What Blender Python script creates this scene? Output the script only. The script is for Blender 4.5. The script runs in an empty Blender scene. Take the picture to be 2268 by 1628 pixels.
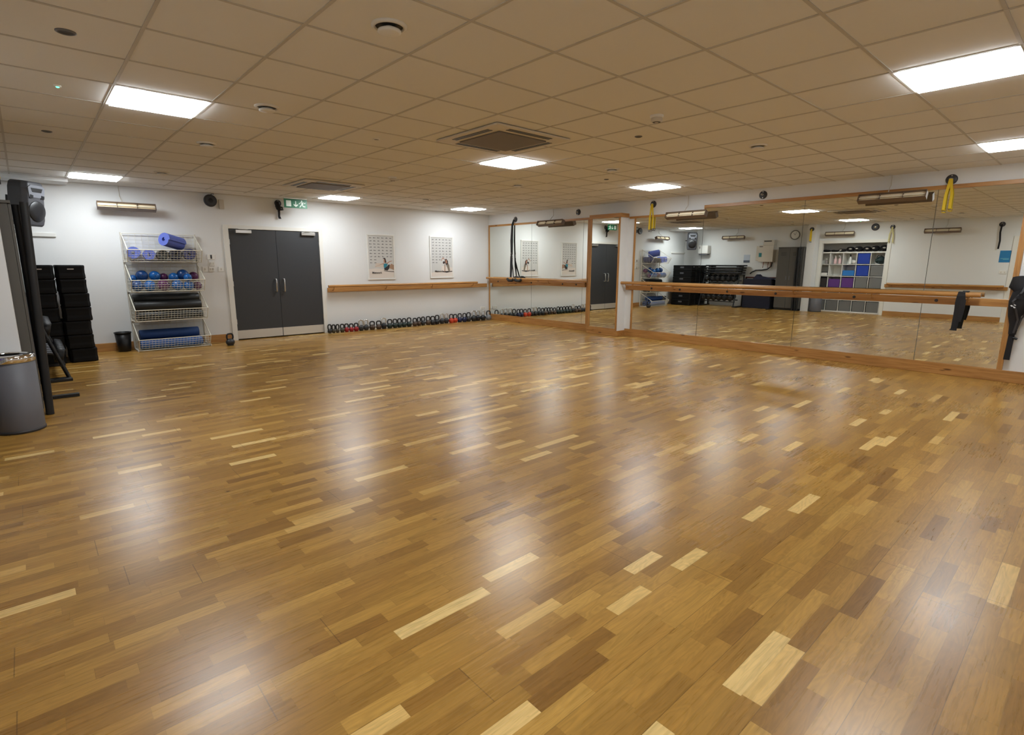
import bpy, math, random
from mathutils import Vector, Matrix
random.seed(11)
S = bpy.context.scene
COL = S.collection
PI = math.pi
# ------------------------------------------------------------------ room numbers (metres)
YA, XB, XC, YD = 10.823, 8.914, -0.45, -1.30      # far wall, mirror wall, left wall, near wall
HC = 2.613                                         # ceiling height
GX, GY, GC = 1.2155, 2.9367, 0.6                   # ceiling grid origin and cell
def gx(i): return i*GC + GX
def gy(j): return j*GC + GY

def lin(r, g, b):
    def f(c):
        c /= 255.0
        return c/12.92 if c <= 0.04045 else ((c+0.055)/1.055)**2.4
    return (f(r), f(g), f(b), 1.0)

# ------------------------------------------------------------------ materials
MATS = {}
def mat(name, rgb, rough=0.5, metal=0.0, spec=0.5, noise=0.0, nscale=30.0, emit=None, estr=0.0, coat=0.0):
    if name in MATS: return MATS[name]
    m = bpy.data.materials.new(name); m.use_nodes = True
    nt = m.node_tree; b = nt.nodes['Principled BSDF']
    c = lin(*rgb)
    b.inputs['Base Color'].default_value = c
    b.inputs['Roughness'].default_value = rough
    b.inputs['Metallic'].default_value = metal
    b.inputs['Specular IOR Level'].default_value = spec
    b.inputs['Coat Weight'].default_value = coat
    if noise > 0:
        tc = nt.nodes.new('ShaderNodeTexCoord'); n = nt.nodes.new('ShaderNodeTexNoise')
        n.inputs['Scale'].default_value = nscale; n.inputs['Detail'].default_value = 3
        nt.links.new(tc.outputs['Object'], n.inputs['Vector'])
        mx = nt.nodes.new('ShaderNodeMix'); mx.data_type = 'RGBA'
        mx.inputs[6].default_value = tuple(x*(1-noise) for x in c[:3])+(1,)
        mx.inputs[7].default_value = tuple(min(1, x*(1+noise)) for x in c[:3])+(1,)
        nt.links.new(n.outputs['Fac'], mx.inputs[0]); nt.links.new(mx.outputs[2], b.inputs['Base Color'])
    if emit:
        b.inputs['Emission Color'].default_value = emit
        b.inputs['Emission Strength'].default_value = estr
    MATS[name] = m
    return m

class NT:
    def __init__(s, name):
        s.m = bpy.data.materials.new(name); s.m.use_nodes = True
        s.t = s.m.node_tree; s.b = s.t.nodes['Principled BSDF']
    def n(s, typ, **kw):
        x = s.t.nodes.new(typ)
        for k, v in kw.items(): setattr(x, k, v)
        return x
    def l(s, a, b): s.t.links.new(a, b)
    def math(s, op, a, b=None, c=None):
        x = s.n('ShaderNodeMath', operation=op)
        for i, v in enumerate((a, b, c)):
            if v is None: continue
            if isinstance(v, (int, float)): x.inputs[i].default_value = v
            else: s.l(v, x.inputs[i])
        return x.outputs[0]
    def xyz(s, x, y, z):
        c = s.n('ShaderNodeCombineXYZ')
        for i, v in enumerate((x, y, z)):
            if isinstance(v, (int, float)): c.inputs[i].default_value = v
            else: s.l(v, c.inputs[i])
        return c.outputs[0]
    def mix(s, f, a, b, blend='MIX'):
        x = s.n('ShaderNodeMix', data_type='RGBA', blend_type=blend)
        for i, v in ((0, f), (6, a), (7, b)):
            if isinstance(v, (int, float)): x.inputs[i].default_value = v
            elif isinstance(v, tuple): x.inputs[i].default_value = v
            else: s.l(v, x.inputs[i])
        return x.outputs[2]
    def ramp(s, f, stops):
        x = s.n('ShaderNodeValToRGB'); e = x.color_ramp.elements
        while len(e) < len(stops): e.new(0.5)
        for el, (p, c) in zip(e, stops): el.position = p; el.color = c
        s.l(f, x.inputs[0]); return x.outputs[0]
    def noise(s, vec, scale, detail=2, rough=0.5, dist=0.0):
        x = s.n('ShaderNodeTexNoise'); x.inputs['Scale'].default_value = scale
        x.inputs['Detail'].default_value = detail; x.inputs['Roughness'].default_value = rough
        x.inputs['Distortion'].default_value = dist
        s.l(vec, x.inputs['Vector']); return x.outputs['Fac']

def floor_material():
    k = NT('oak_strip_floor')
    tc = k.n('ShaderNodeTexCoord'); sp = k.n('ShaderNodeSeparateXYZ'); k.l(tc.outputs['Object'], sp.inputs[0])
    x, y = sp.outputs[0], sp.outputs[1]
    W = 0.0665
    yr = k.math('DIVIDE', k.math('ADD', y, 0.02), W); row = k.math('FLOOR', yr)
    def wn(v, dim='1D'):
        q = k.n('ShaderNodeTexWhiteNoise', noise_dimensions=dim)
        k.l(v, q.inputs['W' if dim == '1D' else 'Vector']); return q
    rl = wn(row).outputs['Value']; ro = wn(k.math('ADD', row, 517.3)).outputs['Value']
    L = k.math('MULTIPLY_ADD', rl, 0.26, 0.24)
    xs = k.math('DIVIDE', k.math('MULTIPLY_ADD', ro, 9.0, k.math('ADD', x, 40.0)), L)
    cell = k.math('FLOOR', xs)
    rnd = wn(k.xyz(row, cell, 0.0), '3D'); rc = k.n('ShaderNodeSeparateColor'); k.l(rnd.outputs['Color'], rc.inputs[0])
    tone = k.ramp(rc.outputs[0], [(0.0, lin(130, 93, 42)), (0.07, lin(148, 109, 50)), (0.40, lin(162, 122, 57)), (0.80, lin(174, 133, 64)), (0.935, lin(186, 146, 74)), (0.962, lin(216, 181, 112)), (1.0, lin(224, 193, 128))])
    hue = k.mix(k.math('MULTIPLY', rc.outputs[1], 0.35), tone, k.mix(1.0, tone, (1.0, 0.91, 0.84, 1), 'MULTIPLY'))
    # grain: long streaks plus flame figure, shifted per strip
    off = k.math('MULTIPLY', rc.outputs[2], 37.0)
    gv = k.xyz(k.math('MULTIPLY_ADD', x, 1.3, off), k.math('MULTIPLY', y, 26.0), off)
    g1 = k.noise(gv, 3.0, 4, 0.6)
    fv = k.xyz(k.math('MULTIPLY_ADD', x, 1.6, off), k.math('MULTIPLY', y, 9.0), off)
    g2 = k.noise(fv, 1.6, 2, 0.5, 0.6)
    rings = k.math('MULTIPLY', k.math('SINE', k.math('MULTIPLY', g2, 70.0)), k.noise(k.xyz(k.math('MULTIPLY_ADD', x, 2.0, off), k.math('MULTIPLY', y, 8.0), 3.0), 1.0, 2))
    g3 = k.noise(k.xyz(k.math('MULTIPLY_ADD', x, 5.0, off), k.math('MULTIPLY', y, 110.0), off), 1.0, 3, 0.7)
    grain = k.math('MULTIPLY_ADD', rings, 0.13, k.math('MULTIPLY_ADD', g3, 0.35, k.math('MULTIPLY_ADD', g1, 0.62, 0.53)))
    comb = k.n('ShaderNodeCombineColor')
    for i in range(3): k.l(grain, comb.inputs[i])
    col = k.mix(1.0, hue, comb.outputs[0], 'MULTIPLY')
    # knots and specks
    vo = k.n('ShaderNodeTexVoronoi', feature='F1'); vo.inputs['Scale'].default_value = 1.0
    k.l(k.xyz(k.math('MULTIPLY', x, 1.7), k.math('MULTIPLY', y, 2.6), 0.0), vo.inputs['Vector'])
    kn = k.noise(tc.outputs['Object'], 9.0, 2)
    kd = k.math('MULTIPLY_ADD', kn, 0.03, vo.outputs['Distance'])
    knot = k.ramp(kd, [(0.0, (1, 1, 1, 1)), (0.030, (1, 1, 1, 1)), (0.050, (0, 0, 0, 1))])
    col = k.mix(k.math('MULTIPLY', knot, 0.75), col, lin(70, 44, 22))
    sv = k.noise(k.xyz(k.math('MULTIPLY', x, 22.0), k.math('MULTIPLY', y, 60.0), 0.0), 1.0, 1)
    speck = k.ramp(sv, [(0.0, (0, 0, 0, 1)), (0.75, (0, 0, 0, 1)), (0.81, (1, 1, 1, 1))])
    col = k.mix(k.math('MULTIPLY', speck, 0.32), col, lin(80, 52, 26))
    # joints: strips, strip ends, boards of three strips, board ends
    def line(v, w): return k.math('LESS_THAN', v, w)
    j1 = line(k.math('FRACT', yr), 0.022)
    j2 = line(k.math('MULTIPLY', k.math('FRACT', xs), L), 0.0016)
    bd = k.math('DIVIDE', yr, 3.0); j3 = line(k.math('FRACT', bd), 0.012)
    bi = k.math('FLOOR', bd); bo = wn(k.math('ADD', bi, 91.7)).outputs['Value']
    bx = k.math('MULTIPLY_ADD', bo, 2.2, k.math('ADD', x, 30.0))
    j4 = line(k.math('FRACT', k.math('DIVIDE', bx, 2.2)), 0.0016)
    soft = k.math('MULTIPLY', k.math('MAXIMUM', j1, j2), 0.22)
    hard = k.math('MULTIPLY', k.math('MAXIMUM', j3, j4), 0.50)
    col = k.mix(k.math('MAXIMUM', soft, hard), col, lin(62, 40, 20))
    k.l(col, k.b.inputs['Base Color'])
    big = k.noise(tc.outputs['Object'], 1.1, 3)
    k.l(k.math('MULTIPLY_ADD', big, 0.10, k.math('MULTIPLY_ADD', g1, 0.06, 0.205)), k.b.inputs['Roughness'])
    k.b.inputs['Specular IOR Level'].default_value = 0.40
    return k.m

def pine_material(name, axis, base=(176, 126, 68), dark=(142, 94, 46)):
    k = NT(name)
    tc = k.n('ShaderNodeTexCoord'); mp = k.n('ShaderNodeMapping')
    sc = [22.0, 22.0, 22.0]; sc[axis] = 1.2
    mp.inputs['Scale'].default_value = sc; k.l(tc.outputs['Object'], mp.inputs['Vector'])
    g = k.noise(mp.outputs[0], 2.0, 4, 0.6, 0.4)
    col = k.ramp(g, [(0.25, lin(*dark)), (0.5, lin(*base)), (0.8, lin(min(255, base[0]+16), min(255, base[1]+20), base[2]+18))])
    mp2 = k.n('ShaderNodeMapping'); s2 = [9.0, 9.0, 9.0]; s2[axis] = 2.4
    mp2.inputs['Scale'].default_value = s2; k.l(tc.outputs['Object'], mp2.inputs['Vector'])
    vo = k.n('ShaderNodeTexVoronoi', feature='F1'); vo.inputs['Scale'].default_value = 1.0; k.l(mp2.outputs[0], vo.inputs['Vector'])
    kn = k.ramp(vo.outputs['Distance'], [(0.0, (1, 1, 1, 1)), (0.07, (1, 1, 1, 1)), (0.13, (0, 0, 0, 1))])
    col = k.mix(k.math('MULTIPLY', kn, 0.8), col, lin(74, 38, 16))
    k.l(col, k.b.inputs['Base Color']); k.b.inputs['Roughness'].default_value = 0.38
    return k.m

def plaster_material(name, rgb, rough=0.85, var=0.03):
    k = NT(name); tc = k.n('ShaderNodeTexCoord')
    n1 = k.noise(tc.outputs['Object'], 0.9, 3); n2 = k.noise(tc.outputs['Object'], 60.0, 2)
    c = lin(*rgb); f = k.math('MULTIPLY_ADD', n2, 0.3, k.math('MULTIPLY', n1, 0.7))
    col = k.mix(f, tuple(v*(1-var) for v in c[:3])+(1,), tuple(min(1, v*(1+var)) for v in c[:3])+(1,))
    k.l(col, k.b.inputs['Base Color']); k.b.inputs['Roughness'].default_value = rough
    bp = k.n('ShaderNodeBump'); bp.inputs['Strength'].default_value = 0.05; k.l(n2, bp.inputs['Height']); k.l(bp.outputs[0], k.b.inputs['Normal'])
    return k.m

M_FLOOR = floor_material()
M_PX, M_PY, M_PZ = pine_material('pine_along_x', 0), pine_material('pine_along_y', 1), pine_material('pine_along_z', 2)
M_WALL = plaster_material('white_wall_paint', (225, 226, 225))
M_TILE = plaster_material('ceiling_tile_fibre', (222, 221, 217), 0.9, 0.02)
M_GRID = mat('ceiling_grid_shaded', (188, 184, 176), 0.6)  # bar colour darkened to paint in the shadow along the tile edges
M_WHITE = mat('white_plastic', (228, 227, 222), 0.4)
M_PAINT = mat('white_gloss_paint', (226, 224, 216), 0.35)
M_OFFW = mat('offwhite_plastic', (206, 200, 188), 0.5)
M_DOOR = mat('charcoal_door_laminate', (53, 55, 58), 0.42, noise=0.05, nscale=80)
M_KICK = mat('brushed_kick_plate', (205, 200, 190), 0.38, 0.35)
M_STEEL = mat('satin_steel', (205, 204, 200), 0.28, 0.9)
M_CHROME = mat('chrome', (225, 225, 225), 0.08, 1.0)
M_BLACK = mat('black_rubber', (20, 20, 22), 0.55, noise=0.15)
M_BLACKP = mat('black_plastic', (17, 17, 19), 0.4)
M_STEP = mat('matt_black_plastic', (9, 9, 10), 0.62, spec=0.25)
M_DGREY = mat('dark_grey_plastic', (52, 52, 56), 0.45)
M_GREYP = mat('grey_plastic', (104, 106, 112), 0.45)
M_LOCK = mat('dark_grey_locker_steel', (82, 79, 74), 0.5)
M_BIN = mat('grey_bin_steel', (98, 98, 103), 0.55)
M_WEB = mat('black_webbing', (22, 21, 24), 0.8, noise=0.2, nscale=200)
M_YEL = mat('yellow_webbing', (222, 190, 40), 0.75)
M_WIRE = mat('white_coated_wire', (226, 222, 206), 0.4)
M_BLUEBALL = mat('blue_vinyl', (28, 96, 168), 0.28)
M_DBLUEBALL = mat('deep_blue_vinyl', (22, 66, 124), 0.3)
M_PURBALL = mat('purple_vinyl', (88, 38, 84), 0.3)
M_MATBLUE = mat('periwinkle_foam', (92, 108, 190), 0.7, noise=0.06)
M_MATNAVY = mat('navy_foam', (24, 26, 46), 0.75, noise=0.1)
M_MATBLUE2 = mat('royal_blue_foam', (24, 60, 116), 0.65, noise=0.06)
M_ROLL = mat('black_foam_roller', (30, 32, 32), 0.45, noise=0.2, nscale=300)
M_MIRROR = mat('mirror_silver', (240, 243, 238), 0.0, 1.0)
M_HEATBOX = mat('bronze_heater_casing', (116, 98, 84), 0.4, 0.3)
M_REFLECT = mat('heater_reflector', (244, 226, 190), 0.4)
M_TUBE = mat('heater_tube', (250, 240, 215), 0.2)
M_GREEN = mat('exit_green', (0, 104, 66), 0.4)
M_SIGNW = mat('sign_white', (225, 238, 228), 0.5)
M_LED = mat('panel_diffuser_light', (255, 255, 255), 0.5, emit=(0.93, 0.985, 1.025, 1), estr=35.0)
M_GLED = mat('green_led_light', (40, 255, 150), 0.5, emit=(0.1, 1.0, 0.5, 1), estr=4.0)

# ------------------------------------------------------------------ mesh builder
class MB:
    def __init__(s): s.v = []; s.f = []; s.mi = []; s.sm = []
    def add(s, vs, fs, mi=0, smooth=False):
        o = len(s.v); s.v += [tuple(v) for v in vs]
        for f in fs: s.f.append(tuple(o+i for i in f)); s.mi.append(mi); s.sm.append(smooth)
        return s
    def box(s, x0, x1, y0, y1, z0, z1, mi=0):
        vs = [(x0, y0, z0), (x1, y0, z0), (x1, y1, z0), (x0, y1, z0), (x0, y0, z1), (x1, y0, z1), (x1, y1, z1), (x0, y1, z1)]
        return s.add(vs, [(0, 3, 2, 1), (4, 5, 6, 7), (0, 1, 5, 4), (1, 2, 6, 5), (2, 3, 7, 6), (3, 0, 4, 7)], mi)
    def obox(s, c, size, rot=(0, 0, 0), mi=0):
        R = Matrix.Rotation(rot[2], 3, 'Z') @ Matrix.Rotation(rot[1], 3, 'Y') @ Matrix.Rotation(rot[0], 3, 'X')
        h = [d/2 for d in size]; c = Vector(c)
        vs = [c + R @ Vector((a*h[0], b*h[1], e*h[2])) for e in (-1, 1) for a, b in ((-1, -1), (1, -1), (1, 1), (-1, 1))]
        return s.add(vs, [(0, 3, 2, 1), (4, 5, 6, 7), (0, 1, 5, 4), (1, 2, 6, 5), (2, 3, 7, 6), (3, 0, 4, 7)], mi)
    def tube(s, pts, r, n=8, mi=0, closed=False, flat=1.0, up=(0, 0, 1)):
        P = [Vector(p) for p in pts]; m = len(P); rings = []
        rr = r if isinstance(r, (list, tuple)) else [r]*m
        for i, p in enumerate(P):
            a = P[(i-1) % m] if (closed or i > 0) else P[i]
            b = P[(i+1) % m] if (closed or i < m-1) else P[i]
            t = (b-a).normalized(); u = Vector(up)
            if abs(t.dot(u)) > 0.95: u = Vector((1, 0, 0))
            e1 = t.cross(u).normalized(); e2 = e1.cross(t).normalized()
            rings.append([p + e1*math.cos(2*PI*k/n)*rr[i] + e2*math.sin(2*PI*k/n)*rr[i]*flat for k in range(n)])
        vs = [v for g in rings for v in g]; fs = []
        for i in range(m if closed else m-1):
            j = (i+1) % m
            for k in range(n): fs.append((i*n+k, i*n+(k+1) % n, j*n+(k+1) % n, j*n+k))
        s.add(vs, fs, mi, True)
        if not closed:
            s.add(rings[0], [tuple(range(n))[::-1]], mi); s.add(rings[-1], [tuple(range(n))], mi)
        return s
    def lathe(s, prof, c=(0, 0, 0), axis='z', n=24, mi=0, smooth=True, cap=True):
        c = Vector(c); vs = []
        def put(r, h, a):
            p, q = r*math.cos(a), r*math.sin(a)
            return c + Vector({'z': (p, q, h), 'y': (p, h, q), 'x': (h, p, q)}[axis])
        for r, h in prof:
            for k in range(n): vs.append(put(r, h, 2*PI*k/n))
        fs = []
        for i in range(len(prof)-1):
            for k in range(n): fs.append((i*n+k, i*n+(k+1) % n, (i+1)*n+(k+1) % n, (i+1)*n+k))
        s.add(vs, fs, mi, smooth)
        if cap:
            for i in (0, len(prof)-1):
                if prof[i][0] > 1e-5: s.add(vs[i*n:(i+1)*n], [tuple(range(n))], mi)
        return s
    def ell(s, c, r, n=20, m=12, mi=0, rot=None):
        if isinstance(r, (int, float)): r = (r, r, r)
        c = Vector(c); vs = []
        for i in range(m+1):
            th = PI*i/m
            for k in range(n):
                a = 2*PI*k/n; d = Vector((r[0]*math.sin(th)*math.cos(a), r[1]*math.sin(th)*math.sin(a), r[2]*math.cos(th)))
                vs.append(c + (rot @ d if rot else d))
        fs = [(i*n+k, (i+1)*n+k, (i+1)*n+(k+1) % n, i*n+(k+1) % n) for i in range(m) for k in range(n)]
        return s.add(vs, fs, mi, True)
    def prism(s, poly, d0, d1, plane='xz', mi=0, smooth=False):
        def pt(a, b, d): return {'xz': (a, d, b), 'yz': (d, a, b), 'xy': (a, b, d)}[plane]
        n = len(poly)
        vs = [pt(a, b, d0) for a, b in poly] + [pt(a, b, d1) for a, b in poly]
        s.add(vs, [tuple(range(n)), tuple(range(2*n-1, n-1, -1))], mi)
        s.add(vs, [(i, (i+1) % n, n+(i+1) % n, n+i) for i in range(n)], mi, smooth)
        return s
    def strap(s, pts, w, t, wdir, mi=0):
        """flat band along pts, width along wdir"""
        P = [Vector(p) for p in pts]; wd = Vector(wdir).normalized(); vs = []
        for i, p in enumerate(P):
            a = P[max(0, i-1)]; b = P[min(len(P)-1, i+1)]
            nrm = (b-a).cross(wd).normalized()
            ww = w[i] if isinstance(w, (list, tuple)) else w
            vs += [p - wd*ww/2 - nrm*t/2, p + wd*ww/2 - nrm*t/2, p + wd*ww/2 + nrm*t/2, p - wd*ww/2 + nrm*t/2]
        fs = []
        for i in range(len(P)-1):
            for k in range(4): fs.append((i*4+k, i*4+(k+1) % 4, i*4+4+(k+1) % 4, i*4+4+k))
        e = (len(P)-1)*4
        fs += [(3, 2, 1, 0), (e, e+1, e+2, e+3)]
        return s.add(vs, fs, mi)
    def mesh(s, name, mats):
        me = bpy.data.meshes.new(name); me.from_pydata(s.v, [], s.f)
        for m in (mats if isinstance(mats, (list, tuple)) else [mats]): me.materials.append(m)
        me.polygons.foreach_set('material_index', s.mi); me.polygons.foreach_set('use_smooth', s.sm)
        me.validate(); me.update()
        import bmesh
        bm = bmesh.new(); bm.from_mesh(me); bmesh.ops.recalc_face_normals(bm, faces=bm.faces); bm.to_mesh(me); bm.free()
        return me
    def build(s, name, mats, parent=None, bevel=0.0, label=None, seg=2):
        o = bpy.data.objects.new(name, s.mesh(name, mats)); COL.objects.link(o)
        if parent: o.parent = parent
        if bevel:
            b = o.modifiers.new('soft edges', 'BEVEL'); b.width = bevel; b.segments = seg; b.limit_method = 'ANGLE'; b.angle_limit = math.radians(40)
        if label: o['label'] = label
        return o

def B(*a, mi=0): return MB().box(*a, mi=mi)
def tag(o, label, cat, group=None, kind=None):
    o['label'] = label; o['category'] = cat
    if group: o['group'] = group
    if kind: o['kind'] = kind
    return o
def thing(name, label, cat, loc=(0, 0, 0), rz=0.0, group=None, kind=None, rot=None):
    o = bpy.data.objects.new(name, None); COL.objects.link(o); o.empty_display_size = 0.1
    o.location = loc; o.rotation_euler = rot if rot else (0, 0, rz)
    return tag(o, label, cat, group, kind)
def dup(o, parent=None):
    c = o.copy(); COL.objects.link(c)
    if parent: c.parent = parent
    for ch in list(o.children): dup(ch, c)
    return c
RZ = {'far': 0.0, 'right': -PI/2, 'left': PI/2}      # wall items: local x runs right along the wall, -y comes out into the room
ORD = 'first second third fourth fifth sixth seventh eighth ninth tenth eleventh twelfth thirteenth fourteenth fifteenth sixteenth seventeenth eighteenth nineteenth twentieth'.split()
def ordinal(n):
    if n < 20: return ORD[n]
    t = {20: 'twentieth', 30: 'thirtieth'}; p = {2: 'twenty', 3: 'thirty'}
    q = n+1
    return t[q] if q in t else p[q//10] + '-' + ORD[q % 10 - 1]

# ------------------------------------------------------------------ the setting
def struct(name, mb, mats, label, cat, bevel=0.0):
    return tag(mb.build(name, mats, None, bevel), label, cat, None, 'structure')

struct('floor', B(-1.2, XB+.3, YD-.2, YA+.3, -0.12, 0.0), M_FLOOR, 'glossy oak strip floor of the studio', 'floor')

c = MB().box(-1.2, XB+.3, YD-.2, YA+.3, HC, HC+.15, 0)
i0, i1 = math.floor((XC-GX)/GC), math.ceil((XB-GX)/GC)
j0, j1 = math.floor((YD-GY)/GC), math.ceil((YA-GY)/GC)
for i in range(i0, i1+1):
    X = gx(i)
    if XC < X < XB: c.box(X-.009, X+.009, YD, 10.34, HC-.004, HC+.01, 1)
for j in range(j0, j1+1):
    Y = gy(j)
    if YD < Y < YA: c.box(XC, XB, Y-.009, Y+.009, HC-.0035, HC+.01, 1)
struct('ceiling', c, [M_TILE, M_GRID], 'suspended ceiling of square mineral fibre tiles in a thin grid', 'ceiling')
# boxed margin of the ceiling above the ball rack
struct('trim_1', B(XC, .64, 10.36, YA, HC-.045, HC), M_WALL, 'white boxed margin where the ceiling meets the far left corner', 'trim')

DX0, DX1, DH = 2.75, 4.55, 2.085        # double door opening incl. frame
w = MB().box(-1.2, DX0, YA, YA+.2, 0, HC).box(DX1, XB+.2, YA, YA+.2, 0, HC).box(DX0, DX1, YA, YA+.2, DH, HC).box(DX0-.1, DX1+.1, YA+.2, YA+.24, 0, DH+.1)
struct('wall_far', w, M_WALL, 'white painted far wall with the double doors', 'wall')
struct('wall_right', B(XB, XB+.2, YD, YA, 0, HC), M_WALL, 'white painted wall carrying the long mirrors', 'wall')
struct('wall_near', B(-1.2, XB+.2, YD-.2, YD, 0, HC), M_WALL, 'white painted wall behind the camera', 'wall')
AY0, AY1, AH = 4.53, 6.22, 2.05          # alcove opening on the left wall
w = MB().box(XC-.1, XC, YD, .80, 0, HC).box(XC-.1, XC, 1.80, AY0, 0, HC).box(XC-.1, XC, .80, 1.80, 2.03, HC).box(XC-.1, XC, AY1, YA, 0, HC).box(XC-.1, XC, AY0, AY1, AH, HC)
w.box(-1.05, -1.0, AY0-.1, 6.45, 0, HC).box(-1.0, XC-.1, AY0-.1, AY0-.02, 0, HC).box(-1.0, XC-.1, 6.40, 6.45, 0, HC).box(-1.0, XC-.1, AY0-.02, 6.40, AH+.03, AH+.08)
struct('wall_left', w, M_WALL, 'white painted left wall with a shelving alcove', 'wall')
struct('wall_pier', B(XC, -.106, 6.33, 6.55, 0, HC), M_WALL, 'white pier standing out of the left wall beside the lockers', 'wall')
CX, CY0, CY1, CH = 8.66, 6.53, 7.30, 2.36
struct('wall_column', B(CX+.012, XB, CY0+.012, CY1, 0, CH), M_WALL, 'white boxed column between the two mirror runs', 'wall')
# alcove architrave, left wall doorway architrave
t = MB()
t.box(XC, XC+.018, AY0-.09, AY0, 0, AH+.09).box(XC, XC+.018, AY1, AY1+.09, 0, AH+.09).box(XC, XC+.018, AY0, AY1, AH, AH+.09)
t.box(XC-.1, XC, AY0, AY0+.012, 0, AH).box(XC-.1, XC, AY1-.012, AY1, 0, AH)
struct('trim_2', t, M_PAINT, 'white painted frame around the shelving alcove', 'trim', .003)
d = thing('door_2', 'white framed door on the left wall near the camera', 'door', kind='structure')
MB().box(XC, XC+.02, 1.80, 1.90, 0, 2.13).box(XC, XC+.02, .70, .80, 0, 2.13).box(XC, XC+.02, .80, 1.80, 2.03, 2.13).build('frame', M_PAINT, d, .003)
B(XC-.07, XC-.03, .80, 1.80, .005, 2.03).build('leaf', M_PAINT, d)
MB().tube([(XC-.03, .90, 1.02), (XC+.03, .90, 1.02), (XC+.03, 1.02, 1.02)], .009).build('handle', M_STEEL, d)

# baseboards
struct('baseboard_far', MB().box(.70, 2.72, YA-.02, YA, 0, .135), M_PX, 'varnished wood skirting on the far wall behind the ball rack', 'baseboard', .004)
struct('baseboard_right', MB().box(XB-.028, XB, CY1, YA-.02, 0, .115).box(CX-.016, CX+.012, CY0-.016, CY1, 0, .11).box(CX+.012, XB, CY0-.016, CY0+.012, 0, .11).box(XB-.03, XB, YD, CY0-.016, 0, .145), M_PY, 'knotty pine skirting running under the mirrors and round the column', 'baseboard', .004)
struct('baseboard_left', B(XC, XC+.02, 1.90, AY0-.09, 0, .125), M_PY, 'varnished wood skirting on the left wall below the barre', 'baseboard', .004)

# double doors
d = thing('door_1', 'charcoal grey double doors with steel handles in a white frame', 'door', (0, YA, 0), kind='structure')
MB().box(DX0-.01, 2.83, -.022, .1, 0, DH+.01).box(4.485, DX1+.01, -.022, .1, 0, DH+.01).box(2.83, 4.485, -.022, .1, 2.03, DH+.01).build('frame', M_PAINT, d, .004)
for k, (a, b) in enumerate(((2.833, 3.652), (3.658, 4.482))):
    lf = B(a, b, .0, .045, .02, 2.026).build('leaf', M_DOOR, d)
    B(a+.003, b-.003, -.004, .0, .022, .18).build('kick_plate', M_KICK, lf)
    hx = 3.585 if k == 0 else 3.735
    MB().tube([(hx, 0, 1.12), (hx, -.055, 1.12), (hx, -.06, 1.10), (hx, -.06, .90), (hx, -.055, .885), (hx, 0, .885)], .013, 10).build('handle', M_STEEL, lf)
    cx0 = 2.94 if k == 0 else 4.13
    MB().box(cx0, cx0+.27, -.06, 0, 1.955, 2.012).obox((cx0+.12, -.075, 2.025), (.20, .02, .012), (0, 0, .3)).build('closer', M_STEEL, lf, .004)
    for zz in (.3, 1.0, 1.75):
        hxx = a-.001 if k == 0 else b+.001
        MB().tube([(hxx, -.012, zz), (hxx, -.012, zz+.09)], .008, 8).build('hinge', M_STEEL, lf)

# ------------------------------------------------------------------ mirrors and wooden frames
def mirror(y0, y1, z0, z1, label, X=XB, tilt=0.0, pitch=0.0):
    t_ = thing('wall_mirror', label, 'mirror', (X-.016, (y0+y1)/2, (z0+z1)/2), group='mirror panels on the right wall')
    t_.rotation_euler = (0, pitch, tilt)
    hy, hz = (y1-y0)/2, (z1-z0)/2
    B(0.001, .009, -hy, hy, -hz, hz).build('backing', M_DGREY, t_)
    B(-.003, .001, -hy, hy, -hz, hz).build('glass', M_MIRROR, t_)
g = .003
mirror(9.24+g, 10.775, .15, 2.325, 'wall mirror panel in the far corner beside the far wall')
mirror(7.665+g, 9.24-g, .15, 2.325, 'wall mirror panel behind the first bar heater, left of the column')
mirror(7.545, 7.665-g, .15, 2.325, 'narrow sliver of wall mirror tight against the column frame')
mirror(CY0+.045, CY1-.055, .15, 2.31, 'narrow mirror on the front of the column reflecting the door', X=CX+.022)
mirror(4.945+g, 6.345, .15, 2.285, 'lower wall mirror panel right of the column reflecting the ball rack')
mirror(3.31+g, 4.945-g, .15, 2.375, 'tall wall mirror panel reflecting the dark lockers')
mirror(1.705+g, 3.31-g, .15, 2.375, 'tall wall mirror panel reflecting the white cube shelves', tilt=-.0026)
mirror(.855, 1.705-g, .15, 2.375, 'wall mirror panel at the near end behind the barre end', tilt=-.0026)
def rail(p, y0, y1, z0, z1, x0, x1, m, name='rail'): B(x0, x1, y0, y1, z0, z1).build(name, m, p, .003)
f = thing('mirror_frame', 'pine frame around the mirrors between the far corner and the column', 'mirror frame', (0, 0, 0), group='pine mirror frames')
rail(f, 7.50, 10.81, 2.325, 2.37, XB-.03, XB, M_PY, 'top_rail'); rail(f, 10.775, 10.81, .115, 2.325, XB-.03, XB, M_PZ, 'stile'); rail(f, 7.50, 7.545, .115, 2.325, XB-.03, XB, M_PZ, 'stile'); rail(f, 7.545, 10.775, .115, .15, XB-.025, XB, M_PY, 'bottom_rail')
f = thing('mirror_frame', 'pine frame around the narrow mirror on the column', 'mirror frame', (0, 0, 0), group='pine mirror frames')
rail(f, CY0-.02, CY1, 2.31, 2.385, CX-.022, CX+.012, M_PY, 'top_rail'); B(CX+.012, XB-.02, CY0-.02, CY0+.012, 2.31, 2.385).build('side_rail', M_PX, f, .003)
rail(f, CY0+.012, CY0+.045, .11, 2.31, CX-.012, CX+.012, M_PZ, 'stile'); rail(f, CY1-.055, CY1, .11, 2.31, CX-.012, CX+.012, M_PZ, 'stile'); rail(f, CY0+.045, CY1-.055, .11, .15, CX-.008, CX+.012, M_PY, 'bottom_rail')
f = thing('mirror_frame', 'pine frame with a stepped top around the long right mirror run', 'mirror frame', (0, 0, 0), group='pine mirror frames')
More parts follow.
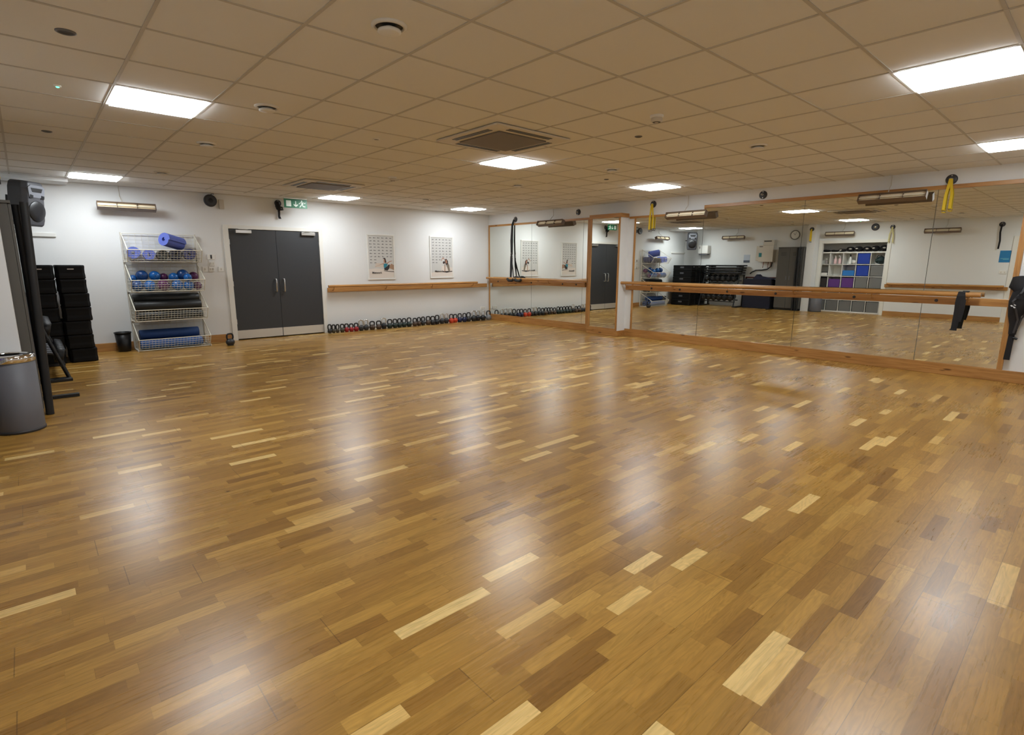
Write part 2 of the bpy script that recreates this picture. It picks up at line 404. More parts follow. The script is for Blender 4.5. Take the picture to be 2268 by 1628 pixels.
rail(f, 4.945, 6.50, 2.285, 2.325, XB-.03, XB, M_PY, 'top_rail'); rail(f, .78, 4.945, 2.375, 2.425, XB-.03, XB, M_PY, 'top_rail'); rail(f, 4.925, 4.945, 2.325, 2.375, XB-.03, XB, M_PZ, 'end_block')
rail(f, 6.345, 6.38, .145, 2.285, XB-.03, XB, M_PZ, 'stile'); rail(f, .80, .855, .145, 2.375, XB-.03, XB, M_PZ, 'stile'); rail(f, .855, 6.345, .145, .152, XB-.025, XB, M_PY, 'bottom_rail')

# ------------------------------------------------------------------ ballet barres
def barre(label, wall, org, L, plank, railspec, bolts):
    """plank = (x0,x1,z0,z1) local; railspec = (x0,x1,z0,z1,out)"""
    t_ = thing('ballet_barre', label, 'barre', org, RZ[wall], 'wooden barres on the walls')
    along = M_PX
    po = .034 if wall == 'right' else .024
    B(plank[0], plank[1], -po-.026, -po, plank[2], plank[3]).build('back_plank', along, t_, .004)
    x0, x1, z0, z1, out = railspec; zc = (z0+z1)/2; r = (z1-z0)/2
    MB().tube([(x0, -out, zc), (x1, -out, zc)], r, 14).build('rail', along, t_)
    n = max(2, round((x1-x0)/1.1))
    for k in range(n+1):
        xb = x0+.12 + (x1-x0-.24)*k/n
        MB().tube([(xb, -po-.02, (plank[2]+plank[3])/2), (xb, -out*.8, (plank[2]+plank[3])/2), (xb, -out, zc-r*.9)], .008, 8).build('bracket', along, t_)
    for xb in bolts:
        MB().lathe([(.02, 0), (.02, -.005), (.012, -.009)], (xb, -po-.026, (plank[2]+plank[3])/2), 'y', 12).build('bolt', M_DGREY, t_)
    for s_ in (plank[0]+.06, plank[1]-.06): B(s_-.03, s_+.03, -po-.001, -.0315 if wall == 'right' else 0, plank[2]+.01, plank[3]-.01).build('spacer', along, t_)
    return t_
barre('pine barre on the far wall above the row of kettlebells', 'far', (0, YA, 0), 0, (4.59, 8.80, .835, .925), (4.57, 8.41, .93, .985, .14), ())
barre('pine barre across the corner mirrors left of the column', 'right', (XB, 0, 0), 0, (-10.74, -7.56, .932, 1.035), (-10.76, -7.42, 1.038, 1.09, .14), (-10.4, -9.2, -8.2, -7.8))
barre('long pine barre across the mirrors right of the column', 'right', (XB, 0, 0), 0, (-6.50, -.83, .922, 1.015), (-6.56, -1.10, 1.028, 1.088, .15), (-5.9, -5.3, -4.4, -3.6, -2.5, -1.55))
barre('pine barre on the left wall reflected beside the cube shelves', 'left', (XC, 0, 0), 0, (1.85, 4.47, .80, .885), (1.92, 4.40, .86, .925, .12), ())

# ------------------------------------------------------------------ ceiling fittings
def led(i, j, label):
    t_ = thing('ceiling_light', label, 'ceiling light', (gx(i)+.3, gy(j)+.3, HC), group='square ceiling light panels')
    MB().box(-.297, .297, -.297, -.275, -.006, -.001).box(-.297, .297, .275, .297, -.006, -.001).box(-.297, -.275, -.275, .275, -.006, -.001).box(.275, .297, -.275, .275, -.006, -.001).build('frame', M_WHITE, t_)
    B(-.275, .275, -.275, .275, -.017, -.002).build('diffuser', M_LED, t_)
led(-1, 3, 'lit square ceiling panel nearest the speaker side, upper left')
led(-1, 11, 'lit square ceiling panel close above the bar heater by the ball rack')
led(5, 3, 'lit square ceiling panel right behind the nearer air conditioning cassette')
led(5, 11, 'lit square ceiling panel behind the farther cassette near the exit sign')
led(10, 11, 'lit square ceiling panel nearest the far mirrored corner')
led(10, 3, 'lit square ceiling panel in front of the column by the mirrors')
led(5, -4, 'largest lit square ceiling panel at upper right')
led(10, -4, 'lit square ceiling panel cut by the right edge near the mirrors')
led(-1, -4, 'lit square ceiling panel overhead beside the camera')

def valve(x, y, label):
    t_ = thing('ceiling_vent', label, 'ceiling vent', (x, y, HC), group='round ceiling air valves')
    MB().lathe([(.090, 0), (.090, -.006), (.083, -.012), (.073, -.014), (.070, -.004), (.0, -.004)], n=28).build('ring', M_TILE, t_)
    MB().lathe([(.069, -.0045), (.069, -.0055), (.0, -.0055)], n=24, cap=False).build('throat', M_BLACKP, t_)
    MB().lathe([(.02, -.006), (.058, -.024), (.060, -.032), (.047, -.038), (.0, -.042)], n=24).build('disc', M_TILE, t_)
valve(1.54, 2.66, 'round white ceiling air valve nearest the camera, top centre left')
valve(1.56, 4.59, 'round ceiling air valve second in the left row, beside the left light')
valve(1.54, 6.36, 'round ceiling air valve third in the left row')
valve(1.54, 8.75, 'round ceiling air valve at the far end of the left row')
valve(5.78, 8.87, 'round ceiling air valve between the two far lights')
valve(5.80, 6.35, 'round ceiling air valve beyond the light by the nearer cassette')
valve(5.75, 4.51, 'round ceiling air valve right of the nearer cassette light')
valve(5.72, 2.64, 'round ceiling air valve toward the mirror wall, at right')

def spot(x, y, label, m, r=.036):
    t_ = thing('recessed_downlight', label, 'downlight', (x, y, HC), group='small round ceiling fittings')
    MB().lathe([(r, 0), (r, -.004), (r*.78, -.008), (r*.70, -.004)], n=24, cap=False).build('bezel', M_GREYP if m is M_DGREY else M_WHITE, t_)
    MB().lathe([(r*.70, -.0035), (0, -.0035)], n=24, cap=False).build('lens', m, t_)
spot(.32, 3.87, 'dark recessed downlight in the upper left corner', M_DGREY, .046)
spot(.32, 6.80, 'small white rimmed recessed downlight above the speaker', M_DGREY, .040)
spot(2.72, 5.02, 'small recessed downlight left of the nearer cassette', M_GREYP)
spot(4.50, 3.23, 'small recessed downlight just right of the nearer cassette', M_DGREY)
spot(6.37, 5.09, 'small recessed downlight below the valve by the column light', M_DGREY)
spot(4.56, 6.95, 'small pale recessed downlight between the two cassettes', M_WHITE)
spot(8.05, 3.81, 'small recessed downlight close to the mirror wall', M_GREYP)
t_ = thing('indicator_light', 'tiny lit green indicator light on the left ceiling tiles', 'indicator light', (.33, 5.04, HC))
MB().lathe([(.022, 0), (.022, -.005), (.014, -.008)], n=16).build('bezel', M_WHITE, t_)
MB().ell((0, 0, -.009), (.010, .010, .006), 10, 6).build('lamp', M_GLED, t_)
def detector(x, y, label):
    t_ = thing('smoke_detector', label, 'smoke detector', (x, y, HC), group='ceiling smoke detectors')
    MB().lathe([(.055, 0), (.055, -.014), (.05, -.018)], n=24).build('base', M_WHITE, t_)
    MB().lathe([(.042, -.018), (.046, -.03), (.046, -.042), (.034, -.052), (.012, -.054)], n=24).build('head', M_OFFW, t_)
    MB().lathe([(.036, -.0505), (.030, -.0535), (.018, -.0545), (.016, -.0540)], n=24, cap=False).build('sensor_slot', M_BLACKP, t_)
detector(4.0, 2.70, 'white smoke detector right of the nearer cassette')
detector(4.02, 7.0, 'smoke detector just beyond the nearer cassette, right of the farther one')
def cassette(cx, cy, label):
    t_ = thing('air_conditioner', label, 'air conditioner', (cx, cy, HC), group='ceiling air conditioning cassettes')
    h = .465
    MB().box(-h, h, -h, h, -.022, -.0045).build('panel', M_OFFW, t_, .02, seg=4)
    MB().box(-.30, .30, -.30, .30, -.034, -.022).build('grille', mat('grey_intake_mesh', (112, 104, 98), .6, noise=.1, nscale=300), t_, .006)
    for a in range(4):
        b = MB(); R = Matrix.Rotation(a*PI/2, 3, 'Z')
        for y_ in (.352, .388):
            b.add([R @ Vector(v) for v in ((-.27, y_, -.0225), (.27, y_, -.0225), (.27, y_+.022, -.0225), (-.27, y_+.022, -.0225), (-.27, y_, -.025), (.27, y_, -.025), (.27, y_+.022, -.025), (-.27, y_+.022, -.025))],
                  [(0, 3, 2, 1), (4, 5, 6, 7), (0, 1, 5, 4), (1, 2, 6, 5), (2, 3, 7, 6), (3, 0, 4, 7)])
        b.build('outlet_slot', M_BLACKP, t_)
cassette(3.62, 4.18, 'square ceiling air conditioning cassette in the middle of the room')
cassette(3.62, 8.42, 'square ceiling air conditioning cassette farther off near the doors')

# ------------------------------------------------------------------ bar heaters, anchors, straps
def heater(wall, org, label, L=.77):
    t_ = thing('bar_heater', label, 'heater', org, RZ[wall], 'electric bar heaters high on the walls')
    h = L/2; R = Matrix.Rotation(math.radians(-24), 3, 'X'); o = Vector((0, -.20, 0))
    def pt(x, y, z): return o + R @ Vector((x, y, z))
    def slab(b, x0, x1, y0, y1, z0, z1):
        b.add([pt(x, y, z) for z in (z0, z1) for x, y in ((x0, y0), (x1, y0), (x1, y1), (x0, y1))], [(0, 3, 2, 1), (4, 5, 6, 7), (0, 1, 5, 4), (1, 2, 6, 5), (2, 3, 7, 6), (3, 0, 4, 7)])
    b = MB(); slab(b, -h, h, -.045, .05, .043, .050); slab(b, -h, h, -.045, .05, -.050, -.043); slab(b, -h, h, .043, .05, -.043, .043); slab(b, -h, -h+.009, -.045, .043, -.043, .043); slab(b, h-.009, h, -.045, .043, -.043, .043)
    b.build('casing', M_HEATBOX, t_)
    b = MB(); slab(b, -h+.010, h-.010, .0, .01, -.0425, .0425); b.build('reflector', M_REFLECT, t_)
    b = MB().tube([pt(-h+.012, -.02, 0), pt(h-.012, -.02, 0)], .009, 10); b.build('heating_tube', M_TUBE, t_)
    b = MB()
    for q in (-.17, .17): slab(b, q*L-.003, q*L+.003, -.030, -.001, -.042, .042)
    b.build('guard', M_HEATBOX, t_)
    q_ = .0315 if wall == 'right' else 0.0
    MB().box(-.06, .06, -q_-.012, -q_, -.03, .05).tube([(-.03, -q_, .02), (-.03, -.15, .035)], .009, 8).tube([(.03, -q_, .02), (.03, -.15, .035)], .009, 8).build('bracket', M_DGREY, t_)
    MB().tube([(-.05, -.17, .055), (-.06, -.10, .12), (-.06, -q_-.012, .17), (-.06, -q_-.010, HC-org[2])], .006, 6).build('cable', M_OFFW, t_)
heater('far', (1.345, YA, 2.29), 'bar heater on the far wall above the wire ball rack')
heater('right', (XB, 8.47, 2.30), 'bar heater over the mirror between the far corner and column')
heater('right', (XB, 5.19, 2.27), 'bar heater over the lower mirror just right of the column')
heater('right', (XB, 2.17, 2.31), 'large nearest bar heater over the mirror at right')
heater('left', (XC, 8.90, 2.31), 'bar heater on the left wall reflected above the stacked decks')
heater('left', (XC, 5.72, 2.32), 'bar heater on the left wall reflected above the cube shelves')
heater('left', (XC, 3.30, 2.31), 'bar heater on the left wall reflected above the left barre')

def anchor(wall, org, label, r=.062, chrome=False):
    t_ = thing('wall_anchor', label, 'wall anchor', org, RZ[wall], 'round wall anchors for suspension straps')
    MB().lathe([(r, 0), (r, -.012), (r*.8, -.018), (0, -.018)], axis='y', n=24).build('plate', M_DGREY, t_)
    MB().tube([(.02*math.cos(a), -.02-.018*(1+math.sin(a)) , .02*math.sin(a)*.4) for a in [k*PI/6 for k in range(12)]], .005, 6, closed=True).build('eye', M_CHROME, t_)
    for s_ in (-1, 1): MB().lathe([(.008, -.018), (.008, -.022)], (0, 0, s_*r*.72), 'y', 8).build('screw', M_STEEL, t_)
AN = [('right', (XB, 9.82, 2.46), 'round dark wall anchor holding the black strap near the far corner'),
      ('right', (XB, 7.84, 2.50), 'bare round wall anchor left of the column above the mirror'),
      ('right', (XB, 5.99, 2.52), 'round wall anchor with yellow strap just right of the column'),
      ('right', (XB, 3.96, 2.51), 'bare round wall anchor above the stepped mirror frame'),
      ('right', (XB, 1.59, 2.49), 'round wall anchor with yellow strap nearest the camera at right'),
      ('far', (3.74, YA, 2.53), 'round wall anchor above the double doors'),
      ('left', (-.106, 6.44, 2.47), 'round wall anchor with yellow strap on the left pier'),
      ('left', (XC, 4.46, 2.46), 'round wall anchor with pale strap reflected right of the shelves'),
      ('left', (XC, 2.16, 2.42), 'round wall anchor with black strap reflected above the blue notice')]
for wl, o_, lb in AN: anchor(wl, o_, lb)
t_ = thing('wall_speaker', 'large round dark plate with shiny centre reflected above the shelves', 'speaker', (XC, 4.88, 2.48), RZ['left'])
MB().lathe([(.10, 0), (.10, -.02), (.085, -.035), (.04, -.03)], axis='y', n=28).build('body', M_DGREY, t_)
MB().ell((0, -.032, 0), (.035, .016, .035), 16, 8).build('dome', M_CHROME, t_)

def trainer(wall, org, label, mt, ln, dx=.05, black_end=True):
    """suspension strap doubled over an anchor eye"""
    t_ = thing('suspension_strap', label, 'suspension strap', org, RZ[wall], 'suspension straps hanging from wall anchors')
    MB().strap([(-.004, -.046, .01), (-.012, -.052, -.06), (-dx*.5, -.05, -ln*.55), (-dx*.55, -.05, -ln)], .03, .006, (1, .15, 0)).build('strap', mt, t_)
    MB().strap([(.004, -.04, .01), (.014, -.046, -.08), (dx*.5, -.05, -ln*.5), (dx*.5, -.052, -ln*.96)], .03, .006, (1, -.15, 0)).build('strap', mt, t_)
    e = M_BLACKP if black_end else mt
    for s_, q in ((-1, ln), (1, ln*.96)):
        MB().tube([(s_*dx*.52-.02, -.05, -q-.005), (s_*dx*.52-.014, -.05, -q-.035), (s_*dx*.52+.014, -.05, -q-.035), (s_*dx*.52+.02, -.05, -q-.005)], .006, 6, closed=True).build('buckle', e, t_)
trainer('right', (XB, 5.99, 2.52), 'short yellow suspension strap hanging over the mirror right of the column', M_YEL, .46, .07)
trainer('right', (XB, 1.59, 2.49), 'short yellow suspension strap hanging at the near end of the mirrors', M_YEL, .37, .06, False)
trainer('left', (-.106, 6.44, 2.47), 'yellow suspension strap on the left pier beside the lockers', M_YEL, .36, .03)
trainer('left', (XC, 4.46, 2.46), 'pale yellow suspension strap reflected right of the cube shelves', mat('pale_yellow_webbing', (206, 198, 140), .8), .42, .09, False)
t_ = thing('suspension_strap', 'long black strap hanging down to the blue notice, reflected at far right', 'suspension strap', (XC, 2.16, 2.42), RZ['left'], 'suspension straps hanging from wall anchors')
MB().strap([(0, -.045, .0), (.01, -.05, -.2), (-.01, -.05, -.4), (.0, -.05, -.6)], .035, .008, (1, .1, 0)).build('strap', M_WEB, t_)
t_ = thing('suspension_strap', 'bundled black suspension strap above the double doors by the exit sign', 'suspension strap', (3.74, YA, 2.53), 0, 'suspension straps hanging from wall anchors')
MB().tube([(-.02, -.05, .01), (-.03, -.07, -.05), (-.02, -.08, -.10), (.01, -.07, -.13)], [.03, .045, .042, .025], 10).build('bundle', M_WEB, t_)
MB().tube([(.02, -.06, -.07), (.06, -.07, -.085), (.065, -.07, -.11), (.03, -.065, -.12)], .018, 8).build('handle', M_BLACKP, t_)
MB().strap([(-.01, -.06, -.10), (-.005, -.05, -.18), (-.01, -.05, -.24), (.005, -.05, -.285)], [.04, .034, .036, .044], .02, (1, .1, 0)).build('strap', M_WEB, t_)
# long black trainer near the far corner, its handles resting on the barre
t_ = thing('suspension_strap', 'long black suspension strap hanging over the corner mirror onto the barre', 'suspension strap', (XB, 9.82, 2.46), RZ['right'], 'suspension straps hanging from wall anchors')
MB().strap([(-.01, -.045, .0), (-.06, -.06, -.12), (-.075, -.07, -.50), (-.065, -.08, -.78), (-.065, -.08, -.86), (-.06, -.09, -1.10), (-.05, -.12, -1.36)], [.04, .04, .055, .035, .05, .06, .03], .01, (1, .2, 0)).build('strap', M_WEB, t_)
MB().strap([(-.004, -.042, .0), (-.05, -.05, -.14), (-.06, -.055, -.50), (-.055, -.06, -.80), (-.05, -.07, -1.05), (-.04, -.11, -1.36)], [.03, .03, .045, .03, .03, .03], .008, (1, .2, 0)).build('strap', M_WEB, t_)
MB().strap([(-.055, -.075, -.95), (.0, -.09, -1.15), (.06, -.12, -1.36)], [.03, .035, .03], .008, (1, -.2, 0)).build('strap', M_WEB, t_)
for x_, y_, z_ in ((-.066, -.088, -.82), (-.055, -.07, -.86)):
    MB().tube([(x_-.016, y_, z_+.035), (x_+.016, y_, z_+.035), (x_+.016, y_, z_-.035), (x_-.016, y_, z_-.035)], .007, 6, closed=True).build('buckle', M_STEEL, t_)
for x_, a in ((.02, -.14), (.30, -.15)):
    MB().tube([(x_-.12, -.175, -1.40), (x_-.06, -.185, -1.44), (x_+.06, -.185, -1.44), (x_+.10, -.175, -1.40)], .03, 10).build('foot_loop', M_BLACK, t_)
MB().tube([(.16+.11*math.cos(k*PI/8), -.10-.01*math.sin(k*PI/8), -1.40+.05*math.sin(k*PI/8)) for k in range(16)], .022, 8, closed=True).build('grip', M_BLACK, t_)

# ------------------------------------------------------------------ far wall fittings
t_ = thing('wall_fan', 'round dark grey wall speaker on a bracket above the light switches', 'speaker', (2.56, YA, 2.48))
MB().box(-.03, .03, -.02, 0, -.05, .05).tube([(0, -.02, 0), (0, -.08, 0)], .018, 8).build('bracket', M_GREYP, t_)
MB().lathe([(.055, -.06), (.095, -.09), (.105, -.12), (.10, -.15), (.09, -.155)], axis='y', n=28).build('body', M_DGREY, t_)
MB().lathe([(.09, -.156), (.05, -.150), (.03, -.158), (0, -.160)], axis='y', n=24, cap=False).build('cone', M_BLACKP, t_)
MB().tube([(0.0, -.08, .09), (.05, -.05, .12), (.09, -.02, .125)], .006, 6).build('cable', M_DGREY, t_)
t_.name = 'wall_speaker'
tag(B(2.72, 2.80, YA-.03, YA, 2.36, 2.52).build('junction_box', M_OFFW, None, .004), 'small pale junction box right of the round wall speaker', 'junction box')

def plate(name, x, z, w_, h_, label, cat, extra=None):
    t_ = thing(name, label, cat, (x, YA, z), group='switches beside the double doors')
    B(-w_/2, w_/2, -.012, 0, -h_/2, h_/2).build('plate', M_WHITE, t_, .003)
    return t_
t_ = plate('thermostat', 2.51, 1.525, .12, .09, 'pale wall controller with a dark display, topmost beside the doors', 'thermostat')
B(-.012, .014, -.016, -.012, -.032, .035).build('display', M_DGREY, t_)
t_ = plate('light_switch', 2.515, 1.41, .088, .088, 'white switch plate directly below the wall controller', 'light switch')
for q in (-.02, .02): B(q-.01, q+.01, -.018, -.012, -.018, .018).build('rocker', M_OFFW, t_)
t_ = plate('light_switch', 2.50, 1.31, .088, .088, 'white switch plate second below the wall controller', 'light switch')
for q in (-.02, .02): B(q-.01, q+.01, -.018, -.012, -.018, .018).build('rocker', M_OFFW, t_)
t_ = plate('light_switch', 2.395, 1.31, .088, .088, 'white switch plate closest to the ball rack', 'light switch')
B(-.01, .01, -.018, -.012, -.018, .018).build('rocker', M_OFFW, t_)
t_ = plate('light_switch', 2.655, 1.31, .088, .088, 'white switch plate closest to the door frame', 'light switch')
B(-.01, .01, -.018, -.012, -.018, .018).build('rocker', M_OFFW, t_)
def socket(name, wall, org, label):
    t_ = thing(name, label, 'socket', org, RZ[wall])
    B(-.073, .073, -.012, 0, -.043, .043).build('plate', M_WHITE, t_, .003)
    for q in (-.035, .035): B(q-.012, q+.012, -.014, -.012, -.02, .012).build('outlet', M_OFFW, t_)
socket('wall_socket', 'far', (8.69, YA, .295), 'white double socket low on the far wall by the corner')
socket('wall_socket', 'left', (XC, 2.0, 1.25), 'white socket plate below the blue notice, reflected at right')
tag(MB().box(XC, .43, YA-.03, YA, 1.80, 1.855).build('wall_shelf', M_WHITE, None, .003), 'thin white ledge on the far wall left of the ball rack', 'shelf')

# exit sign
EX, EY, EZ = 3.925, 10.42, 2.512
t_ = thing('exit_sign', 'green emergency exit sign hanging from the ceiling by the doors', 'exit sign', (EX, EY, EZ))
B(-.212, .212, -.006, .006, -.085, .075).build('panel', M_GREEN, t_)
B(-.215, .215, -.02, .02, .075, HC-EZ-.005).build('housing', M_WHITE, t_, .003)
B(-.175, -.085, -.008, -.006, -.06, .045).build('door_symbol', M_SIGNW, t_)
b = MB().prism([(-.008, .04), (.008, .04), (.008, -.03), (.04, -.012), (.04, -.034), (0, -.066), (-.04, -.034), (-.04, -.012), (-.008, -.03)], -.008, -.006)
b.build('arrow', M_SIGNW, t_)
b = MB().lathe([(.014, -.006), (.014, -.008)], (.112, 0, .045), 'y', 14)
b.prism([(.095, .03), (.135, .02), (.14, -.015), (.115, -.02)], -.008, -.006).prism([(.10, .028), (.06, .005), (.055, -.01), (.066, -.012), (.075, .0), (.105, .015)], -.008, -.006)
b.prism([(.115, -.012), (.10, -.045), (.075, -.07), (.062, -.062), (.085, -.038), (.098, -.01)], -.008, -.006).prism([(.125, -.012), (.14, -.04), (.175, -.045), (.175, -.06), (.13, -.056), (.112, -.02)], -.008, -.006)
b.prism([(.13, .02), (.17, .0), (.185, .02), (.175, .025), (.165, .012), (.135, .03)], -.008, -.006)
b.build('running_figure', M_SIGNW, t_)

# posters
M_PRINT = mat('poster_paper', (200, 199, 195), .5); M_INK = mat('poster_ink', (74, 72, 72), .6); M_SKIN = mat('printed_skin', (176, 128, 104), .6)
M_HAIR = mat('printed_dark_hair', (52, 36, 34), .6); M_TEAL = mat('printed_teal', (40, 130, 150), .6); M_BLK = mat('printed_black', (42, 38, 38), .6)
M_SAND = mat('printed_sand', (208, 194, 180), .6); M_SAND2 = mat('printed_pale_sand', (218, 208, 198), .6); M_OLIVE = mat('printed_olive', (128, 118, 104), .6); M_TAN = mat('printed_tan', (164, 130, 104), .6)
def poster(x, z, label, kind):
    t_ = thing('wall_poster', label, 'poster', (x, YA, z), group='framed exercise charts')
    W_, H_ = .665, .97
    hw, hh = W_/2, H_/2
    MB().box(-hw, hw, -.02, 0, hh-.03, hh).box(-hw, hw, -.02, 0, -hh, -hh+.03).box(-hw, -hw+.03, -.02, 0, -hh+.03, hh-.03).box(hw-.03, hw, -.02, 0, -hh+.03, hh-.03).build('frame', M_WHITE, t_, .003)
    B(-hw+.03, hw-.03, -.008, 0, -hh+.03, hh-.03).build('print', M_PRINT, t_)
    b = MB(); rr = random.Random(5 if kind else 9); y = -.0095
    for r_ in range(9):
        n = 6 if r_ < 7 else ((2 if r_ == 8 else 3) if kind else 2)
        for c_ in range(n):
            cx = -.245 + c_*.097; cz = .405 - r_*.066
            a, d_ = rr.uniform(.02, .03), rr.uniform(-.02, .02)
            b.prism([(cx-a-.004, cz-.006), (cx+a+.004, cz-.006), (cx+a, cz+.002), (cx+d_+.008, cz+.004), (cx+d_, cz+rr.uniform(.008, .018)), (cx+d_-.01, cz+.004), (cx-a, cz+.001)], -.0085, y)
    b.build('pose_chart', M_INK, t_)
    m = [M_SAND, M_SKIN, M_HAIR, M_TEAL, M_BLK, M_OLIVE, M_TAN, M_SAND2]
    b = MB(); k = [0]
    def pg(pts, mi):
        k[0] += 1; b.prism(pts, -.0082, -.0085-.0004*k[0], mi=mi)
    if not kind:
        pg([(-.30, -.26), (-.12, -.24), (.30, -.29), (.30, -.45), (-.30, -.45)], 7)
        pg([(-.14, -.13), (.05, -.13), (.05, -.22), (-.16, -.215)], 0)
        pg([(-.165, -.215), (-.15, -.205), (.03, -.15), (.07, -.165), (.06, -.13), (.02, -.14), (-.13, -.20)], 1)
        pg([(.10, -.13), (.14, -.12), (.20, -.085), (.27, -.075), (.255, -.088), (.20, -.105), (.14, -.145)], 1)
        pg([(.18, -.20), (.24, -.14), (.30, -.17), (.30, -.28), (.22, -.25), (.16, -.24)], 6)
        pg([(.05, -.29), (.30, -.31), (.30, -.325), (.05, -.30)], 4)
        pg([(.065, -.28), (.06, -.23), (.13, -.20), (.17, -.16), (.20, -.16), (.18, -.25), (.14, -.29)], 4)
        pg([(.05, -.21), (.05, -.15), (.09, -.135), (.15, -.145), (.14, -.18), (.10, -.22), (.07, -.235)], 3)
        pg([(.055, -.06), (.075, -.03), (.10, -.06), (.09, -.12), (.06, -.125)], 1)
        pg([(.03, -.035), (.06, -.015), (.095, -.02), (.105, -.06), (.12, -.11), (.09, -.13), (.08, -.06), (.06, -.035)], 2)
    else:
        pg([(-.02, -.32), (.0, -.20), (.305, -.24), (.305, -.45), (-.30, -.45), (-.30, -.36)], 7)
        pg([(-.0, -.34), (.14, -.36), (.305, -.335), (.305, -.32), (.02, -.325)], 4)
        pg([(.075, -.16), (.10, -.16), (.095, -.33), (.07, -.34)], 6)
        pg([(.11, -.15), (.17, -.11), (.21, -.18), (.235, -.32), (.26, -.335), (.19, -.335), (.16, -.25)], 5)
        pg([(.09, -.12), (.09, -.05), (.13, -.03), (.18, -.09), (.17, -.17), (.12, -.17)], 2)
        pg([(.105, -.11), (.11, -.055), (.14, -.06), (.15, -.12), (.13, -.15)], 1)
        pg([(-.015, -.075), (.0, -.04), (.035, -.005), (.05, -.005), (.085, -.05), (.075, -.06), (.045, -.025), (.01, -.05), (.0, -.085)], 1)
        pg([(.03, -.13), (.035, -.10), (.06, -.09), (.085, -.10), (.085, -.14), (.05, -.155)], 2)
    b.build('picture', m, t_)
    cu = bpy.data.curves.new('poster_title', 'FONT'); cu.body = 'Matwork'; cu.size = .064; cu.extrude = .0004; cu.offset = .0012
    cu.materials.append(M_INK)
    tmp = bpy.data.objects.new('title_source', cu); COL.objects.link(tmp)
    me = bpy.data.meshes.new_from_object(tmp.evaluated_get(bpy.context.evaluated_depsgraph_get()))
    bpy.data.objects.remove(tmp); bpy.data.curves.remove(cu)
    o = bpy.data.objects.new('lettering', me); COL.objects.link(o); o.parent = t_
    o.location = (-.235 if not kind else -.20, -.014, -.355 if not kind else -.345); o.rotation_euler = (PI/2, 0, 0)
poster(5.855, 1.555, 'framed exercise chart with a woman in a teal top, nearer the doors', 0)
poster(7.445, 1.565, 'framed exercise chart with a side-bending figure, nearer the corner', 1)

# ------------------------------------------------------------------ kettlebells
def kb_colour(name, rgb): return mat('kettlebell_'+name, rgb, .42)
KC = {'black': kb_colour('black', (34, 34, 35)), 'olive': kb_colour('olive', (64, 56, 40)), 'red': kb_colour('red', (150, 28, 34)), 'brown': kb_colour('brown', (72, 54, 40)),
      'green': kb_colour('green', (30, 46, 40)), 'orange': kb_colour('orange', (196, 62, 34)), 'navy': kb_colour('navy', (30, 38, 74)), 'charcoal': kb_colour('charcoal', (48, 48, 50)), 'grey': kb_colour('grey', (128, 130, 132))}
def kettlebell(x, y, H, wid, colour, handle, label, group=True, rz=0.0):
    t_ = thing('kettlebell', label, 'kettlebell', (x, y, 0), rz, 'kettlebells in the row along the far wall' if group else None)
    r = min(wid/2, H*.36); zc = r*.92
    sq = max(.88, min(1.12, H*.56/(r*1.9)))
    prof = [(r*.62, 0), (r*.78, .004)] + [(r*math.cos(a), (zc + r*math.sin(a))*sq) for a in [math.radians(d) for d in range(-50, 76, 14)]] + [(r*.12, (zc+r*.985)*sq)]
    MB().lathe(prof, n=24).build('body', KC[colour], t_)
    z0 = (zc + r*.62)*sq; hw = r*.80; pts = [(-hw*.72, 0, z0-.01), (-hw*.98, 0, z0+(H-z0)*.35), (-hw*.92, 0, z0+(H-z0)*.70), (-hw*.60, 0, H-.014), (0, 0, H-.011), (hw*.60, 0, H-.014), (hw*.92, 0, z0+(H-z0)*.70), (hw*.98, 0, z0+(H-z0)*.35), (hw*.72, 0, z0-.01)]
    sm = []
    for i in range(len(pts)-1):
        for q in range(3):
            t = q/3.0; sm.append(tuple(pts[i][e]*(1-t)+pts[i+1][e]*t for e in range(3)))
    sm.append(pts[-1])
    MB().tube(sm, .0138, 8, up=(0, 1, 0)).build('handle', handle, t_)
    return t_
KB = [(4.54, 'black'), (4.63, 'olive'), (4.71, 'olive'), (4.81, 'olive'), (4.91, 'red'), (5.01, 'red'), (5.12, 'red'), (5.24, 'charcoal*'), (5.36, 'charcoal*'), (5.50, 'brown'), (5.65, 'brown'), (5.78, 'black*w'), (5.92, 'green'),
      (6.05, 'greenw'), (6.17, 'green'), (6.29, 'green'), (6.42, 'green'), (6.57, 'brown'), (6.69, 'brown'), (6.80, 'black'), (6.93, 'brown'), (7.06, 'blackw'), (7.19, 'black'), (7.33, 'charcoal*'), (7.46, 'charcoal*'), (7.59, 'orange'),
      (7.72, 'orange'), (7.86, 'navy'), (7.99, 'navy'), (8.13, 'charcoal'), (8.28, 'black*w'), (8.43, 'black*w'), (8.58, 'black*w'), (8.76, 'grey')]
HT = [.19, .18, .18, .18, .18, .175, .18, .24, .235, .19, .19, .25, .205, .205, .205, .20, .21, .19, .20, .205, .21, .205, .22, .25, .245, .22, .21, .22, .22, .23, .265, .265, .255, .24]
for n, ((x, cs), H) in enumerate(zip(KB, HT)):
    col = cs.replace('*', '').rstrip('w') if cs not in ('greenw', 'blackw') else cs[:-1]
    sh = '*' in cs; wide = cs.endswith('w') and cs != 'w'
    lab = '%s kettlebell%s, %s from the double doors along the far wall' % ({'navy': 'navy blue', 'grey': 'pale grey', 'green': 'dark green black'}.get(col, col), ' with a tall steel handle' if sh else '', ordinal(n))
    nb = min([abs(x-q) for q, _ in KB if q != x])
    wd_ = min(.15, nb*.985)
    kettlebell(x, 10.685 + random.uniform(-.012, .012), H, wd_, col, M_STEEL if sh else M_BLACK, lab, True, random.uniform(-.08, .08))
